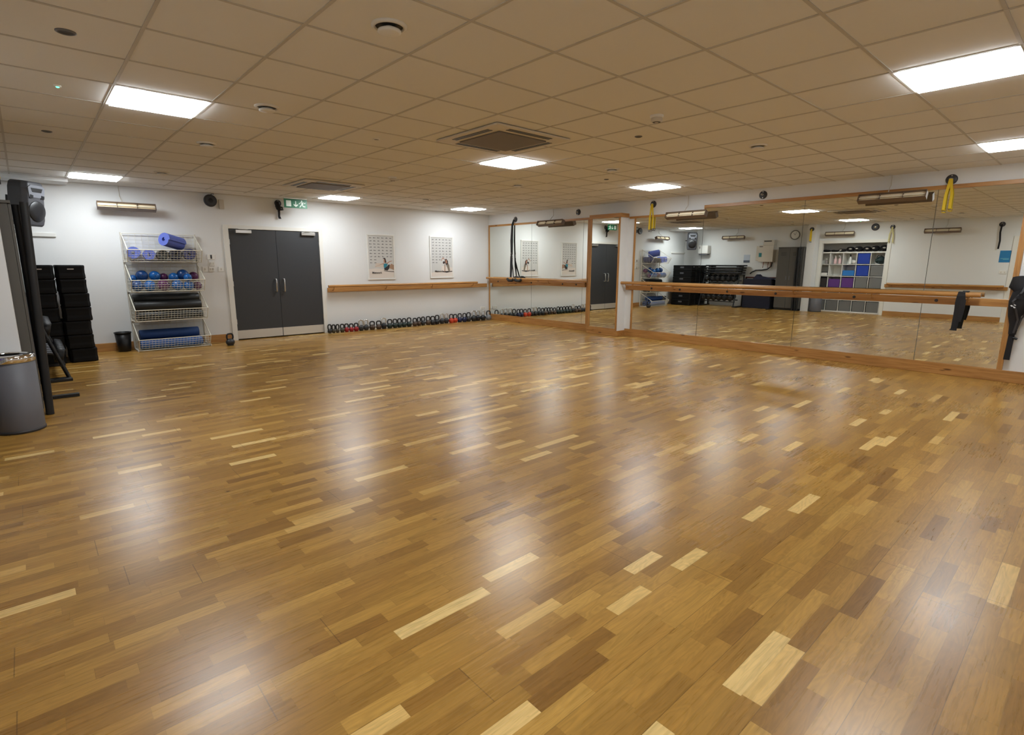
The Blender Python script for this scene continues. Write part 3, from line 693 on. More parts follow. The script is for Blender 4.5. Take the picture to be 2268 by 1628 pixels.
kettlebell(2.545, 10.24, .215, .145, 'charcoal', M_BLACK, 'lone dark kettlebell on the floor beside the left door frame', False, .3)

# ------------------------------------------------------------------ wire basket rack and what it holds
RX0, RX1 = 1.235, 2.265
t_ = thing('wire_basket_rack', 'white wire rack of four stacked baskets against the far wall', 'basket rack', (0, 0, 0))
BASE = [1.435, .96, .485, .012]
YB_, YF, YL = 10.78, 10.42, 10.30          # back, front bottom, front lip
for bz in BASE:
    b = MB(); lz = bz+.185; tz = bz+.45
    R_ = .0065
    for X in (RX0, RX1):      # side hoops
        b.tube([(X, YB_, bz), (X, YB_, tz)], R_, 6).tube([(X, YB_, tz), (X, YL, lz)], R_*1.2, 6).tube([(X, YL, lz), (X, YF, bz)], R_, 6).tube([(X, YF, bz), (X, YB_, bz)], R_, 6)
        for q in range(1, 6):
            yy = YB_ + (YF-YB_)*q/6; zz = tz + (lz-tz)*(YB_-yy)/(YB_-YL)
            b.tube([(X, yy, bz), (X, yy, zz)], .0022, 4)
        for q in range(1, 4):
            z_ = bz+.06*q; yf = YF+(YL-YF)*(z_-bz)/(lz-bz)
            b.tube([(X, YB_, z_), (X, yf, z_)], .0022, 4)
    b.tube([(RX0, YL, lz), (RX1, YL, lz)], R_*1.2, 6).tube([(RX0, YF, bz), (RX1, YF, bz)], R_, 6).tube([(RX0, YB_, tz), (RX1, YB_, tz)], R_, 6).tube([(RX0, YB_, bz), (RX1, YB_, bz)], R_, 6)
    for q in range(1, 5):
        f_ = q/5; b.tube([(RX0, YF+(YL-YF)*f_, bz+(lz-bz)*f_), (RX1, YF+(YL-YF)*f_, bz+(lz-bz)*f_)], .0028, 4)
        b.tube([(RX0, YB_+(YF-YB_)*f_, bz), (RX1, YB_+(YF-YB_)*f_, bz)], .0028, 4)
    for q in range(1, 8): b.tube([(RX0, YB_, bz+(tz-bz)*q/8), (RX1, YB_, bz+(tz-bz)*q/8)], .0024, 4)
    for q in range(1, 23):
        X = RX0+(RX1-RX0)*q/23
        b.tube([(X, YL, lz), (X, YF, bz), (X, YB_, bz)], .0022, 4)
        if q % 2 == 0: b.tube([(X, YB_, bz), (X, YB_, tz)], .0022, 4)
    b.build('basket', M_WIRE, t_)
for X in (RX0-.012, RX1+.012):
    b = MB().box(X-.008, X+.008, YB_-.02, YB_+.012, 0, 1.90).box(X-.008, X+.008, YF-.02, YB_, 0, .03)
    for bz in BASE[:3]: b.box(X-.010, X+.010, YB_-.06, YB_+.01, bz-.01, bz+.03)
    b.build('side_frame', M_OFFW, t_, .002)

def roll(label, c_, ax, L, r, m, group, inner=True):
    """rolled exercise mat: spiral end face"""
    t_ = thing('rolled_mat', label, 'exercise mat', c_, 0, group)
    d = Vector(ax).normalized(); u = d.cross(Vector((0, 0, 1))).normalized(); v = u.cross(d)
    n = 56; turns = 3.2; th = r*.20; out = []; inn = []
    for k in range(n+1):
        a = turns*2*PI*k/n; rr_ = r*(1-.66*k/n); out.append((a, rr_)); inn.append((a, max(.004, rr_-th)))
    b = MB()
    def P_(a, q, s_): return u*math.cos(a)*q + v*math.sin(a)*q + d*s_
    vs = []
    for (a, q), (_, p_) in zip(out, inn):
        vs += [P_(a, q, -L/2), P_(a, q, L/2), P_(a, p_, L/2), P_(a, p_, -L/2)]
    fs = []
    for k in range(n):
        o = k*4
        fs += [(o, o+4, o+5, o+1), (o+1, o+5, o+6, o+2), (o+2, o+6, o+7, o+3), (o+3, o+7, o+4, o)]
    fs += [(0, 1, 2, 3), (n*4, n*4+3, n*4+2, n*4+1)]
    b.add(vs, fs, 0, False)
    b.build('mat_roll', m, t_)
    return t_
G1 = 'rolled mats in the top basket'
zb = BASE[0]+.012
roll('periwinkle rolled mat lying across the top of the basket pile', (1.895, 10.56, zb+.312), (.80, .58, -.20), .34, .118, M_MATBLUE, G1)
roll('periwinkle rolled mat at the left end of the top basket', (1.345, 10.60, zb+.125), (.12, 1, 0), .31, .102, M_MATBLUE, G1)
roll('periwinkle rolled mat low in the middle left of the top basket', (1.55, 10.60, zb+.095), (.10, 1, 0), .31, .092, M_MATBLUE, G1)
roll('black rolled mat in the centre of the top basket', (1.735, 10.60, zb+.09), (.05, 1, 0), .31, .088, M_ROLL, G1)
roll('navy rolled mat right of centre in the top basket', (1.925, 10.60, zb+.098), (.05, 1, 0), .31, .095, M_MATNAVY, G1)
roll('dark blue rolled mat at the right end of the top basket', (2.125, 10.60, zb+.11), (.10, 1, 0), .31, .100, mat('slate_blue_foam', (58, 62, 104), .7), G1)

def ball(x, y, z, r, m, label):
    t_ = thing('exercise_ball', label, 'ball', (x, y, z), 0, 'soft balls in the second basket')
    MB().ell((0, 0, 0), r, 24, 14).build('ball', m, t_)
    MB().lathe([(.007, -r-.001), (.007, -r+.003)], axis='y', n=10).build('valve', M_BLACKP, t_)
zb = BASE[1]+.008
BL, DB, PU = M_BLUEBALL, M_DBLUEBALL, M_PURBALL
for x, y, dz, r, m, lb in [
    (1.33, 10.50, .085, .085, DB, 'dark blue ball at the bottom left of the second basket'),
    (1.50, 10.50, .085, .085, BL, 'light blue ball low behind the mesh, second from left'),
    (1.69, 10.50, .09, .09, PU, 'magenta purple ball low in the middle of the second basket'),
    (1.89, 10.50, .085, .085, BL, 'blue ball low right of the magenta ball in the second basket'),
    (2.055, 10.50, .077, .077, BL, 'blue ball low toward the right end of the second basket'),
    (2.19, 10.52, .068, .068, PU, 'purple ball low in the right corner of the second basket'),
    (1.305, 10.66, .195, .062, BL, 'light blue ball at the far left of the upper layer'),
    (1.42, 10.60, .245, .088, DB, 'large dark blue ball upper left in the second basket'),
    (1.595, 10.60, .24, .082, BL, 'blue ball upper centre left in the second basket'),
    (1.73, 10.66, .215, .066, PU, 'dark purple ball peeking between blues in the second basket'),
    (1.862, 10.59, .215, .074, BL, 'blue ball upper centre right in the second basket'),
    (2.005, 10.62, .25, .094, DB, 'largest deep blue ball upper right in the second basket'),
    (2.175, 10.68, .225, .076, PU, 'dark purple ball at the upper right of the second basket'),
    (2.04, 10.44, .212, .062, BL, 'small bright blue ball in front of the largest one')]:
    ball(x, y, zb+dz, r, m, lb)
def roller(c_, L, r, m, label, group, hollow=False):
    t_ = thing('foam_roller', label, 'foam roller', c_, 0, group)
    MB().lathe([(r-.008, -L/2), (r, -L/2+.008), (r, L/2-.008), (r-.008, L/2)], axis='x', n=28).build('foam', m, t_)
    for s_ in (-1, 1): MB().lathe([(r*.28, s_*(L/2+.0005)), (0, s_*(L/2+.001))], axis='x', n=16, cap=False).build('core', M_BLACKP, t_)
zb = BASE[2]+.008
roller((1.745, 10.50, zb+.078), .94, .075, M_ROLL, 'black foam roller at the front of the third basket', 'foam rollers in the third basket')
roller((1.75, 10.66, zb+.078), .94, .075, M_ROLL, 'black foam roller at the back bottom of the third basket', 'foam rollers in the third basket')
roller((1.73, 10.50, zb+.235), .95, .075, M_ROLL, 'black foam roller second up at the front of the third basket', 'foam rollers in the third basket')
roller((1.74, 10.66, zb+.345), .95, .075, M_ROLL, 'black foam roller topmost at the back of the third basket', 'foam rollers in the third basket')
zb = BASE[3]+.008
roller((1.72, 10.50, zb+.082), .90, .078, mat('mid_blue_foam', (52, 96, 164), .65), 'light blue foam roller at the front of the bottom basket', 'foam rollers in the bottom basket')
roller((1.74, 10.665, zb+.08), .90, .075, M_MATBLUE2, 'dark blue foam roller at the back of the bottom basket', 'foam rollers in the bottom basket')
roller((1.715, 10.60, zb+.236), .86, .078, M_MATBLUE2, 'dark blue foam roller on top in the bottom basket', 'foam rollers in the bottom basket')

# small black bin left of the rack
t_ = thing('waste_bin', 'small black plastic bucket between step boxes and ball rack', 'bin', (1.07, 10.66, 0))
MB().lathe([(.085, 0), (.088, .003), (.112, .30), (.106, .30), (.082, .012), (0, .012)], n=28).build('body', M_BLACKP, t_)
MB().lathe([(.112, .296), (.120, .30), (.120, .315), (.108, .315), (.107, .30)], n=28, cap=False).build('rim', M_BLACKP, t_)

# ------------------------------------------------------------------ left recess
t_ = thing('litter_bin', 'round grey metal bin with a chrome rim at the left edge', 'bin', (-.185, 6.145, 0))
MB().lathe([(.160, .0), (.163, .01), (.163, .61), (.158, .61), (.158, .02), (0, .02)], n=40).build('body', M_BIN, t_)
MB().lathe([(.163, .60), (.170, .606), (.170, .650), (.158, .662), (.122, .664), (.118, .655)], n=40, cap=False).build('rim', M_CHROME, t_)
MB().lathe([(.164, .004), (.168, .006), (.168, .022), (.164, .024)], n=40, cap=False).build('foot_ring', M_DGREY, t_)

LY0, LY1, LX = 6.57, 7.28, -.015
t_ = thing('locker', 'dark grey two door steel locker beside the left pier', 'locker', (0, 0, 0))
B(XC+.005, LX-.02, LY0, LY1, .06, 1.93).build('body', M_LOCK, t_, .003)
B(XC+.005, LX, LY0-.02, LY1+.0, 1.93, 1.955).build('top', M_LOCK, t_, .003)
B(XC+.03, LX-.03, LY0+.01, LY1-.01, 0, .06).build('plinth', M_BLACKP, t_)
ym = (LY0+LY1)/2
for a, b_ in ((LY0+.004, ym-.002), (ym+.002, LY1-.004)):
    dd = B(LX-.019, LX, a, b_, .07, 1.925).build('door', M_LOCK, t_, .003)
    hy = ym-.05 if a < ym-.1 else ym+.05
    B(LX, LX+.012, hy-.012, hy+.012, .95, 1.07).build('handle', M_GREYP, dd, .003)
    for q in range(3): B(LX, LX+.002, (a+b_)/2-.08, (a+b_)/2+.08, 1.70+q*.04, 1.712+q*.04).build('vent_slot', M_BLACKP, dd)
t_ = thing('foam_pole', 'tall black foam pole standing upright against the locker front', 'foam pole', (0, 0, 0), group='black foam poles by the locker')
MB().tube([(.020, 6.69, .004), (.020, 6.69, 1.93)], .032, 14).build('pole', M_BLACK, t_)
t_ = thing('foam_pole', 'tall black foam pole leaning outward in front of the locker', 'foam pole', (0, 0, 0), group='black foam poles by the locker')
MB().tube([(.019, 6.615, .004), (.046, 6.615, .9), (.076, 6.615, 1.95)], .032, 14).build('pole', M_BLACK, t_)
# speaker
t_ = thing('loudspeaker', 'black moulded loudspeaker mounted high in the far left corner', 'loudspeaker', (.13, 10.22, 2.22))
t_.rotation_euler = (math.radians(6), 0, math.radians(50)); t_.scale = (.92, .92, .92)
w2, dp, h2 = .19, .17, .325
prof = [(-w2+.05, -dp), (w2-.05, -dp), (w2, -dp+.07), (w2-.03, dp-.06), (w2-.10, dp), (-w2+.10, dp), (-w2+.03, dp-.06), (-w2, -dp+.07)]
b = MB(); n = len(prof)
lv = [(-h2, .80), (-h2+.03, .93), (-h2+.10, 1.0), (h2-.10, 1.0), (h2-.03, .93), (h2, .80)]
vs = [(x*s_, y*(s_ if y > 0 else 1)+(0 if y > 0 else (1-s_)*.12), z) for z, s_ in lv for x, y in prof]
fs = [(i*n+k, i*n+(k+1) % n, (i+1)*n+(k+1) % n, (i+1)*n+k) for i in range(len(lv)-1) for k in range(n)] + [tuple(range(n))[::-1], tuple((len(lv)-1)*n+k for k in range(n))]
b.add(vs, fs); b.build('cabinet', mat('speaker_cabinet', (62, 62, 66), .5, noise=.1, nscale=120), t_, .012, seg=3)
MB().lathe([(.150, -.160), (.152, -.172), (.142, -.180), (.07, -.184), (0, -.185)], (0, -.002, -.10), 'y', 32).build('woofer_grille', M_BLACKP, t_)
MB().prism([(-.13, .10), (.13, .10), (.15, .24), (.10, .275), (-.10, .275), (-.15, .24)], -.178, -.160).build('horn_panel', M_GREYP, t_, .008)
MB().prism([(-.08, .175), (.08, .175), (.105, .235), (-.105, .235)], -.181, -.170).build('horn_mouth', M_BLACKP, t_, .004)
for s_ in (-1, 1): MB().prism([(s_*.10-.03, .085), (s_*.10+.03, .085), (s_*.10+.035, .13), (s_*.10-.02, .14)], -.181, -.165).build('port', M_BLACKP, t_, .004)
B(-.05, .05, .15, .24, -.10, .10).tube([(0, .22, 0), (.02, .50, -.02), (.10, .72, -.03)], .02, 8).build('bracket', M_BLACKP, t_, .004)

# aerobic step boxes in two stacks
def step(x, y, z, label, slot, lab2):
    t_ = thing('step_box', label, 'step', (x, y, z), 0, 'black step boxes stacked in the left corner')
    W_, D_, H_ = .160, .36, .197
    def rr_(w_, d_, c_):
        return [(-w_+c_, -d_), (w_-c_, -d_), (w_, -d_+c_), (w_, d_-c_), (w_-c_, d_), (-w_+c_, d_), (-w_, d_-c_), (-w_, -d_+c_)]
    lv = [(0, W_-.012, D_-.012), (.012, W_, D_), (.05, W_, D_), (.085, W_-.004, D_-.003), (.14, W_-.003, D_-.002), (.165, W_, D_), (.188, W_, D_), (H_, W_-.012, D_-.012)]
    vs = [(a, q, z_) for z_, w_, d_ in lv for a, q in rr_(w_, d_, .03)]
    fs = [(i*8+k, i*8+(k+1) % 8, i*8+8+(k+1) % 8, i*8+8+k) for i in range(len(lv)-1) for k in range(8)] + [tuple(range(8))[::-1], tuple(56+k for k in range(8))]
    MB().add(vs, fs).build('body', M_STEP, t_, .004)
    if slot: B(-.036, .036, -D_-.003, -D_+.02, .135, .147).build('handle_slot', M_OFFW, t_, label='pale handle slot')
    if lab2: B(W_-.006, W_+.003, -.07, .07, .10, .15).build('grip_plate', M_GREYP, t_, label='grey grip plate')
LV = ['bottom', 'second lowest', 'third lowest', 'middle', 'third highest', 'second highest', 'topmost']
jr = [.012, -.006, -.012, .012, .012, .0, .0]
for s_, (bx, nm) in enumerate(((.150, 'left'), (.492, 'right'))):
    for k in range(7):
        step(bx + (jr[k] if s_ else -jr[k]*.6), 10.22, .198*k + .001, 'black plastic step box, %s of the %s stack by the far wall' % (LV[k], nm), k == 6, s_ == 1)

for k in range(7):
    step(-.225, 10.22, .198*k + .001, 'black plastic step box, %s of the stack tucked against the left wall' % LV[k], False, False)

# dumbbell rack with dumbbells and decks
t_ = thing('dumbbell_rack', 'black three tier dumbbell rack against the left wall', 'dumbbell rack', (0, 0, 0))
for Y in (8.48, 9.72):
    MB().box(-.43, .275, Y-.035, Y+.035, 0, .035).build('foot', M_BLACKP, t_, .004)
    MB().tube([(-.36, Y, .03), (-.38, Y, 1.06)], .025, 8).tube([(.255, Y, .03), (-.05, Y, 1.06)], .022, 8).box(-.40, -.02, Y-.03, Y+.03, 1.05, 1.08).build('upright', M_BLACKP, t_)
SH = [(.20, .11), (.53, .02), (.84, -.07)]
for z_, xc in SH:
    MB().tube([(xc+.09, 8.46, z_-.016), (xc+.09, 9.74, z_-.016)], .016, 8).tube([(xc-.11, 8.46, z_+.036), (xc-.11, 9.74, z_+.036)], .016, 8).build('shelf_rail', M_BLACKP, t_)
tn = ['bottom', 'middle', 'top']
for r_, (z_, xc) in enumerate(SH):
    for k in range(6):
        rad = (.094, .090, .086)[r_]
        d = thing('dumbbell', 'black dumbbell on the %s tier, %s along from the corner end' % (tn[r_], ordinal(5-k)), 'dumbbell', (xc-.01, 8.625+.195*k, z_+rad+.034), 0, 'dumbbells on the left rack')
        d.rotation_euler = (0, math.radians(16), 0)
        MB().tube([(-.075, 0, 0), (.075, 0, 0)], .015, 8).build('handle', M_GREYP, d)
        for s_ in (-1, 1):
            MB().lathe([(rad-.01, s_*.068), (rad, s_*.076), (rad, s_*.138), (rad-.01, s_*.146), (rad*.4, s_*.146)], axis='x', n=20).build('head', M_BLACK, d)
            MB().lathe([(rad*.42, s_*.1465), (rad*.36, s_*.150), (0, s_*.150)], axis='x', n=16, cap=False).build('end_cap', M_DGREY, d)
for k in range(4):
    d = thing('step_deck', 'long black step deck, %s of the stack on the dumbbell rack' % ['lowest', 'second lowest', 'second highest', 'topmost'][k], 'step', (-.205, 9.10-.015*k, 1.088+.079*k), 0, 'step decks on the dumbbell rack')
    B(-.18, .18, -.66, .66, .032, .078).build('deck', M_BLACKP, d, .008)
    for Y in (-.50, .50): B(-.17, .17, Y-.05, Y+.05, 0, .032).build('riser', M_BLACKP, d, .004)

# mat rack with hanging mats
t_ = thing('mat_rack', 'low black frame with a red rail holding the navy mats', 'rack', (0, 0, 0))
for Y in (7.36, 8.40):
    MB().box(-.43, .285, Y-.03, Y+.03, 0, .035).build('foot', M_BLACKP, t_, .004)
    B(-.40, -.36, Y-.02, Y+.02, .035, .98).build('post', M_BLACKP, t_, .003)
MB().tube([(-.38, 7.34, .995), (-.38, 8.42, .995)], .018, 8).build('rail', mat('red_rail_paint', (96, 34, 34), .4), t_, label='dark red rail')
for k in range(6):
    x = -.33 + .058*k
    d = thing('exercise_mat', 'navy exercise mat standing on edge in the mat rack, %s from the wall' % ordinal(k), 'exercise mat', (x, 7.86, .0), 0, 'navy mats standing in the mat rack')
    d.rotation_euler = (0, math.radians(1.0), 0)
    hh = (.93, .95, .90, .94, .92, .95)[k]
    MB().box(-.02, .02, -.45, .45, .002, hh).build('mat', M_MATNAVY if k % 2 else M_BLACK, d, .014, seg=3)
d = thing('exercise_mat', 'folded navy mat lying askew on top of the standing mats', 'exercise mat', (-.16, 7.66, .965), 0, None)
MB().prism([(-.36, 0), (.16, .085), (.24, .15), (.34, .03), (.36, .0), (.20, -.005)], -.15, .13, 'yz').build('mat', mat('ink_blue_foam', (30, 34, 62), .7), d, .008)
d.location.z = .955

# equipment on the left wall
t_ = thing('wall_cabinet', 'white wall mounted equipment cabinet with a teal label, reflected by lockers', 'wall cabinet', (XC, 0, 0))
B(0, .24, 7.52, 7.98, 1.50, 2.03).build('body', M_OFFW, t_, .006)
B(0, .16, 7.98, 8.10, 1.54, 2.01).build('side_unit', M_OFFW, t_, .006)
B(.24, .243, 7.88, 7.97, 1.66, 1.79).build('label_plate', mat('teal_label', (38, 124, 128), .5), t_, label='teal label')
B(.24, .243, 7.86, 7.97, 1.98, 2.0).build('display', M_DGREY, t_)
b = MB()
for Y, q in ((7.62, .0), (7.70, .02), (7.86, .0)): b.tube([(.10, Y, 1.50), (.10+q, Y, 1.42), (.06, Y+.03, 1.32)], .012, 8)
b.build('pipe', mat('copper_pipe', (150, 104, 92), .4), t_)
t_ = thing('air_unit', 'white box with a black slot sitting above the wall cabinet', 'air unit', (XC, 0, 0))
B(0, .22, 7.52, 7.86, 2.032, 2.20).build('body', M_OFFW, t_, .006); B(.22, .223, 7.60, 7.84, 2.145, 2.175).build('slot', M_BLACKP, t_)
tag(MB().tube([(XC+.05, 7.60, 1.49), (XC+.05, 7.62, 1.36), (XC+.04, 7.74, 1.27), (XC+.03, 7.92, 1.24), (XC+.03, 8.12, 1.23), (XC+.03, 8.26, 1.16), (XC+.03, 8.30, 1.11)], .018, 10).build('hose', M_BLACK), 'black hose curling down from the wall cabinet along the wall', 'hose')
t_ = thing('towel_dispenser', 'white wall dispenser under the loudspeaker, reflected in the mirror', 'dispenser', (XC, 9.98, 1.74))
B(0, .22, -.19, .19, .04, .34).build('cover', M_WHITE, t_, .03, seg=4); B(.02, .19, -.16, .16, 0, .045).build('base', M_GREYP, t_, .01); B(.22, .222, .10, .125, .22, .30).build('window', M_DGREY, t_)
t_ = thing('wall_notice', 'small pale notice with a dark foot on the left wall', 'notice', (XC, 8.47, 1.48))
B(0, .006, -.105, .105, 0, .26).build('sheet', mat('pale_blue_paper', (190, 200, 214), .6), t_); B(.006, .007, -.105, .105, 0, .075).build('footer', mat('slate_print', (78, 84, 98), .6), t_)
t_ = thing('wall_clock', 'round white wall clock with steel rim, reflected above the lockers', 'clock', (XC, 6.98, 2.335), RZ['left'])
MB().lathe([(.14, 0), (.145, -.03), (.135, -.04), (.120, -.032)], axis='y', n=36, cap=False).build('rim', mat('dark_steel_rim', (120, 116, 110), .3, .8), t_)
MB().lathe([(.128, -.03), (0, -.03)], axis='y', n=36, cap=False).build('face', M_WHITE, t_)
MB().obox((.02, -.033, .025), (.008, .002, .075), (0, math.radians(40), 0)).build('hand', M_BLACKP, t_); MB().obox((-.02, -.035, .04), (.006, .002, .10), (0, math.radians(-25), 0)).build('hand', M_BLACKP, t_)
t_ = thing('wall_notice', 'bright blue notice on the left wall below the black strap', 'notice', (XC, 2.01, 1.49))
B(0, .005, -.105, .105, 0, .29).build('sheet', mat('blue_print', (36, 122, 176), .5), t_); MB().box(.005, .006, -.08, .08, .09, .10).box(.005, .006, -.08, .03, .07, .08).build('print_line', mat('pale_blue_print', (120, 190, 200), .5), t_)

# cube shelves in the alcove
KX0, KX1, KY0, KY1 = -.97, -.58, 4.575, 6.375
t_ = thing('cube_shelves', 'white five by five cube shelving unit in the alcove', 'shelving unit', (0, 0, 0))
PT = (KY1-KY0-.0)/5; PZ = .352
MB().box(KX0, KX1, KY0-.02, KY0+.018, 0, 1.80).box(KX0, KX1, KY1-.018, KY1+.02, 0, 1.80).build('side_panel', M_WHITE, t_)
MB().box(KX0, KX1, KY0+.018, KY1-.018, 1.762, 1.80).build('top_panel', M_WHITE, t_); MB().box(KX0, KX1, KY0+.018, KY1-.018, 0, .038).build('bottom_panel', M_WHITE, t_)
for k in range(1, 5):
    B(KX0, KX1, KY0+.018, KY1-.018, .02+k*PZ-.008, .02+k*PZ+.008).build('shelf', M_WHITE, t_)
    for q in range(5): B(KX0, KX1, KY0+k*PT-.008, KY0+k*PT+.008, .02+q*PZ+.018, .02+(q+1)*PZ-.018).build('divider', M_WHITE, t_)
B(KX0-.01, KX0, KY0, KY1, 0, 1.80).build('back_panel', M_WHITE, t_)
C_GREY = mat('grey_fabric_box', (116, 116, 114), .8, noise=.08, nscale=200); C_BLUE = mat('blue_fabric_box', (26, 60, 158), .7); C_PUR = mat('purple_fabric_box', (94, 52, 126), .7); C_LB = mat('light_blue_basket', (40, 120, 196), .6)
def cell(c_, r_): return KY1 - (c_+.5)*PT, .02 + (4-r_)*PZ + .0185     # column from the lockers side, row from top
rows = ['top', 'second', 'third', 'fourth', 'bottom']
def cbox(c_, r_, m, nm, h=.29):
    y, z = cell(c_, r_)
    d = thing('storage_box', '%s in the %s shelf row, %s column from the lockers' % (nm, rows[r_], ordinal(c_)), 'storage box', (-.775, y, z), 0, 'storage boxes in the cube shelves')
    hw = PT/2-.022
    MB().box(-.17, .18, -hw, -hw+.006, 0, h).box(-.17, .18, hw-.006, hw, 0, h).box(-.17, -.164, -hw, hw, 0, h).box(.174, .18, -hw, hw, 0, h).box(-.17, .18, -hw, hw, 0, .006).build('box', m, d)
    MB().box(.18, .184, -.045, .045, h-.06, h-.045).build('pull_tab', m, d)
    return d
cbox(3, 0, C_BLUE, 'royal blue fabric box', .30); cbox(3, 1, C_BLUE, 'royal blue fabric box', .30)
cbox(2, 1, C_LB, 'light blue basket', .16); cbox(4, 1, C_GREY, 'grey fabric box', .31)
cbox(1, 2, C_PUR, 'purple fabric box', .25); cbox(2, 2, C_PUR, 'purple fabric box', .29); cbox(3, 2, C_GREY, 'grey fabric box', .31); cbox(4, 2, C_GREY, 'grey fabric box', .31); cbox(0, 2, mat('dark_brown_box', (48, 42, 42), .7), 'dark box', .27)
for k in range(5): cbox(k, 4, C_GREY, 'grey fabric box', .31); cbox(k, 3, C_GREY, 'grey fabric box', .31)
def bottle(c_, dy, m, label, H=.24, cap=M_WHITE):
    y, z = cell(c_, 0)
    d = thing('spray_bottle', label, 'bottle', (-.70, y+dy, z), 0, 'bottles in the cube shelves')
    MB().lathe([(.040, 0), (.042, .006), (.042, H*.55), (.018, H*.72), (.015, H*.78)], n=20).build('body', m, d)
    MB().lathe([(.019, H*.78), (.019, H*.88), (.012, H*.9), (.012, H)], n=14).obox((.02, 0, H*.98), (.07, .02, .022)).build('spray_head', cap, d)
M_PINK = mat('pink_liquid_bottle', (226, 190, 190), .3)
bottle(1, .06, M_PINK, 'pink spray bottle in the top row, nearer the lockers'); bottle(1, -.06, M_PINK, 'pink spray bottle in the top row, farther from the lockers')
bottle(0, -.05, mat('clear_grey_bottle', (150, 142, 140), .3), 'small grey bottle in the top row beside the alcove frame', .16)
bottle(2, .02, M_WHITE, 'white spray bottle with a dark head in the top row', .27, M_BLACKP)
y, z = cell(2, 0)
tag(MB().ell((-.66, y-.10, z+.055), (.08, .06, .055), 16, 10).ell((-.80, y-.02, z+.06), (.06, .10, .06), 14, 8).build('white_cloth', M_WHITE), 'crumpled white cloth beside the white spray bottle in the shelves', 'cloth')
y, z = cell(4, 0)
d = thing('sports_bag', 'dark teal sports bag in the top row at the barre end', 'bag', (-.72, y-.03, z), 0)
MB().ell((0, 0, .10), (.14, .13, .10), 18, 12).ell((.02, -.02, .15), (.10, .10, .07), 16, 10).build('body', mat('dark_teal_nylon', (24, 46, 48), .6), d); MB().tube([(.08, -.08, .18), (.10, -.04, .24), (.10, .04, .24), (.08, .08, .18)], .01, 8).build('handle', M_WEB, d)
y, z = cell(0, 1)
d = thing('white_box', 'white box with a black lid in the second row by the alcove frame', 'box', (-.72, y-.03, z), 0)
B(-.10, .12, -.11, .11, 0, .085).build('box', M_WHITE, d); B(-.08, .10, -.06, .06, .085, .105).build('lid', M_BLACKP, d)
# flat black bags on top of the shelves
for k in range(8):
    yy = 6.27 - .215*k; hz = [.07, .06, .09, .15, .16, .15, .17, .18][k]
    d = thing('equipment_bag', 'black bag with pale patch atop the cube shelves, %s from the lockers' % ordinal(k), 'bag', (-.74, yy-.10, 1.801), 0, 'black bags lying on top of the cube shelves')
    MB().ell((0, 0, hz/2), (.15, .104, hz/2), 18, 10).build('body', M_WEB, d)
    if k > 1: MB().ell((.125, .02*(-1)**k, hz*.55), (.03, .045, .022), 12, 8).build('patch', M_OFFW, d, label='pale patch')
    MB().tube([(.10, -.09, hz*.6), (.16, -.03, hz*.9), (.16, .03, hz*.85), (.10, .09, hz*.5)], .010, 6).build('strap', M_WEB, d)

# ------------------------------------------------------------------ straps at the near end of the mirrors
t_ = thing('black_strap', 'black fabric strap draped over the near end of the long barre', 'strap', (XB-.15, 1.285, 1.06))
W_ = (0, 1, 0)
MB().strap([(.034, .0, -.10), (.036, .0, -.02), (.022, 0, .026), (0, 0, .032), (-.024, 0, .024), (-.034, 0, -.02), (-.034, .005, -.10), (-.032, .01, -.20), (-.034, .015, -.30), (-.034, .022, -.43), (-.036, .03, -.455)],
           [.075, .07, .065, .065, .07, .085, .09, .075, .068, .06, .075], .012, W_).build('strap', M_WEB, t_)
MB().strap([(-.042, -.03, -.06), (-.046, -.025, -.18), (-.045, -.02, -.28), (-.044, -.015, -.34)], [.05, .06, .05, .04], .010, W_).build('tail', M_WEB, t_)
t_ = thing('hanging_bag', 'black strapped bag hanging on the wall right of the mirror end', 'bag', (XB-.03, .70, 0))
MB().tube([(-.03, -.06, 1.30), (-.07, -.02, 1.22), (-.085, .02, 1.08), (-.085, .045, .98), (-.075, .055, .90), (-.06, .07, .82), (-.05, .06, .72), (-.045, .065, .60)], [.05, .085, .105, .10, .085, .06, .045, .035], 16, flat=.6).build('body', M_WEB, t_)
MB().tube([(-.03, .10, 1.29), (-.06, .08, 1.18), (-.065, .05, 1.05), (-.065, -.0, .95), (-.05, -.01, .84)], [.05, .09, .11, .10, .05], 12, flat=.5).build('pouch', M_WEB, t_)
MB().strap([(-.10, .0, 1.26), (-.135, .03, 1.12), (-.15, .10, 1.0), (-.14, .06, .90), (-.11, .03, .78), (-.09, .05, .62)], .02, .006, (0, 1, .2)).build('side_strap', M_DGREY, t_)
MB().strap([(-.09, -.05, 1.28), (-.13, -.03, 1.14), (-.135, -.02, 1.02), (-.13, -.04, .90), (-.10, .0, .80), (-.08, .03, .66)], .018, .006, (0, 1, .2)).build('side_strap', M_DGREY, t_)
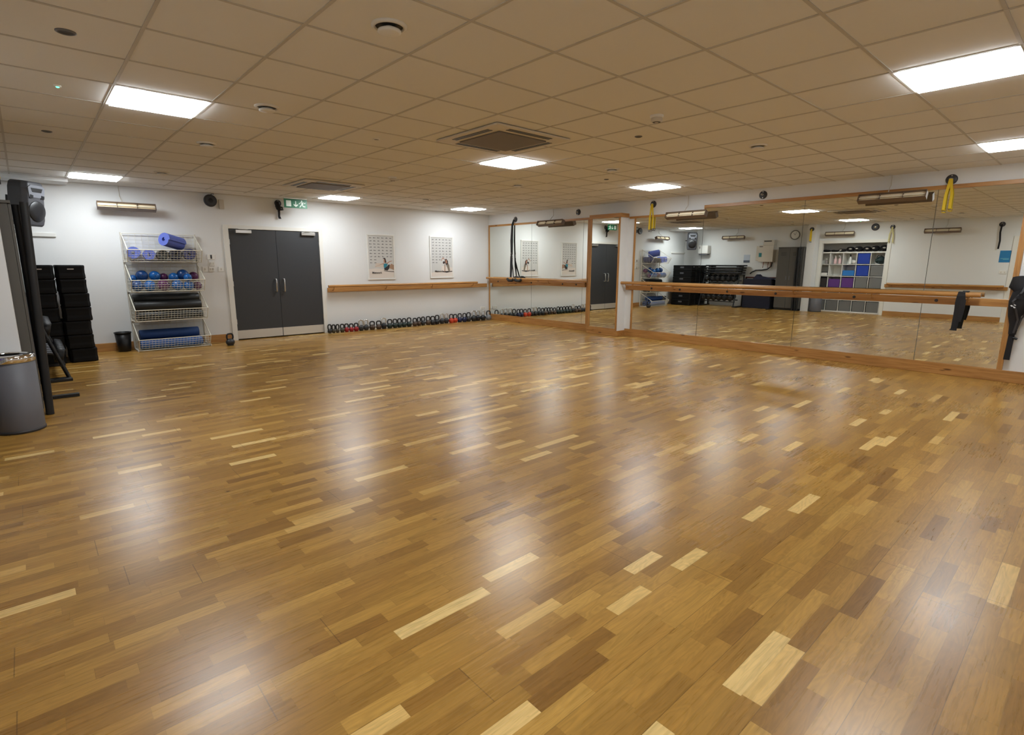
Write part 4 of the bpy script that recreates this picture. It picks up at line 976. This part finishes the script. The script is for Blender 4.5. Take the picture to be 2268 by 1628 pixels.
MB().strap([(-.045, .065, .61), (-.042, .07, .45), (-.04, .075, .285)], [.055, .055, .06], .012, (0, 1, 0)).build('tail', M_WEB, t_)
MB().tube([(-.05, .05, .56), (-.06, .01, .55)], .014, 8).build('buckle', M_BLACKP, t_)
MB().prism([(.085, .945), (.105, .958), (.115, .95), (.10, .938)], -.162, -.158, 'yz').prism([(.065, .935), (.09, .942), (.082, .925), (.068, .922)], -.162, -.158, 'yz').prism([(.07, .95), (.085, .96), (.08, .968), (.062, .958)], -.162, -.158, 'yz').build('emblem', mat('white_emblem', (215, 215, 215), .5), t_)
MB().lathe([(.02, 0), (.02, -.012), (.01, -.03), (.014, -.04)], (0, -.05, 1.30), 'x', 12).build('hook', M_STEEL, t_)

# ------------------------------------------------------------------ light, world, camera
wd = bpy.data.worlds.new('studio_world'); wd.use_nodes = True; S.world = wd
bg = wd.node_tree.nodes['Background']; bg.inputs[0].default_value = (.5, .5, .5, 1); bg.inputs[1].default_value = .02
cam = bpy.data.cameras.new('camera'); co = bpy.data.objects.new('camera', cam); COL.objects.link(co)
yaw, pit, rol = 0.731302451, -0.191556084, 0.00311156406
cy, sy, cp, sp = math.cos(yaw), math.sin(yaw), math.cos(pit), math.sin(pit)
fw = Vector((sy*cp, cy*cp, sp)); rt = Vector((cy, -sy, 0)); up = rt.cross(fw)
r2 = rt*math.cos(rol) + up*math.sin(rol); u2 = -rt*math.sin(rol) + up*math.cos(rol)
Mx = Matrix((( r2.x, u2.x, -fw.x, 0), (r2.y, u2.y, -fw.y, 0), (r2.z, u2.z, -fw.z, 1.426), (0, 0, 0, 1)))
co.matrix_world = Mx
cam.sensor_width = 36.0; cam.lens = 36.0*1187.72/2268.0; cam.clip_start = .02; cam.clip_end = 60
S.camera = co
S.view_settings.view_transform = 'Standard'; S.view_settings.look = 'None'; S.view_settings.gamma = 1.0; S.view_settings.exposure = -0.07
try: S.view_settings.use_curve_mapping = False
except Exception: pass
S.cycles.max_bounces = 10; S.cycles.diffuse_bounces = 5; S.cycles.glossy_bounces = 5
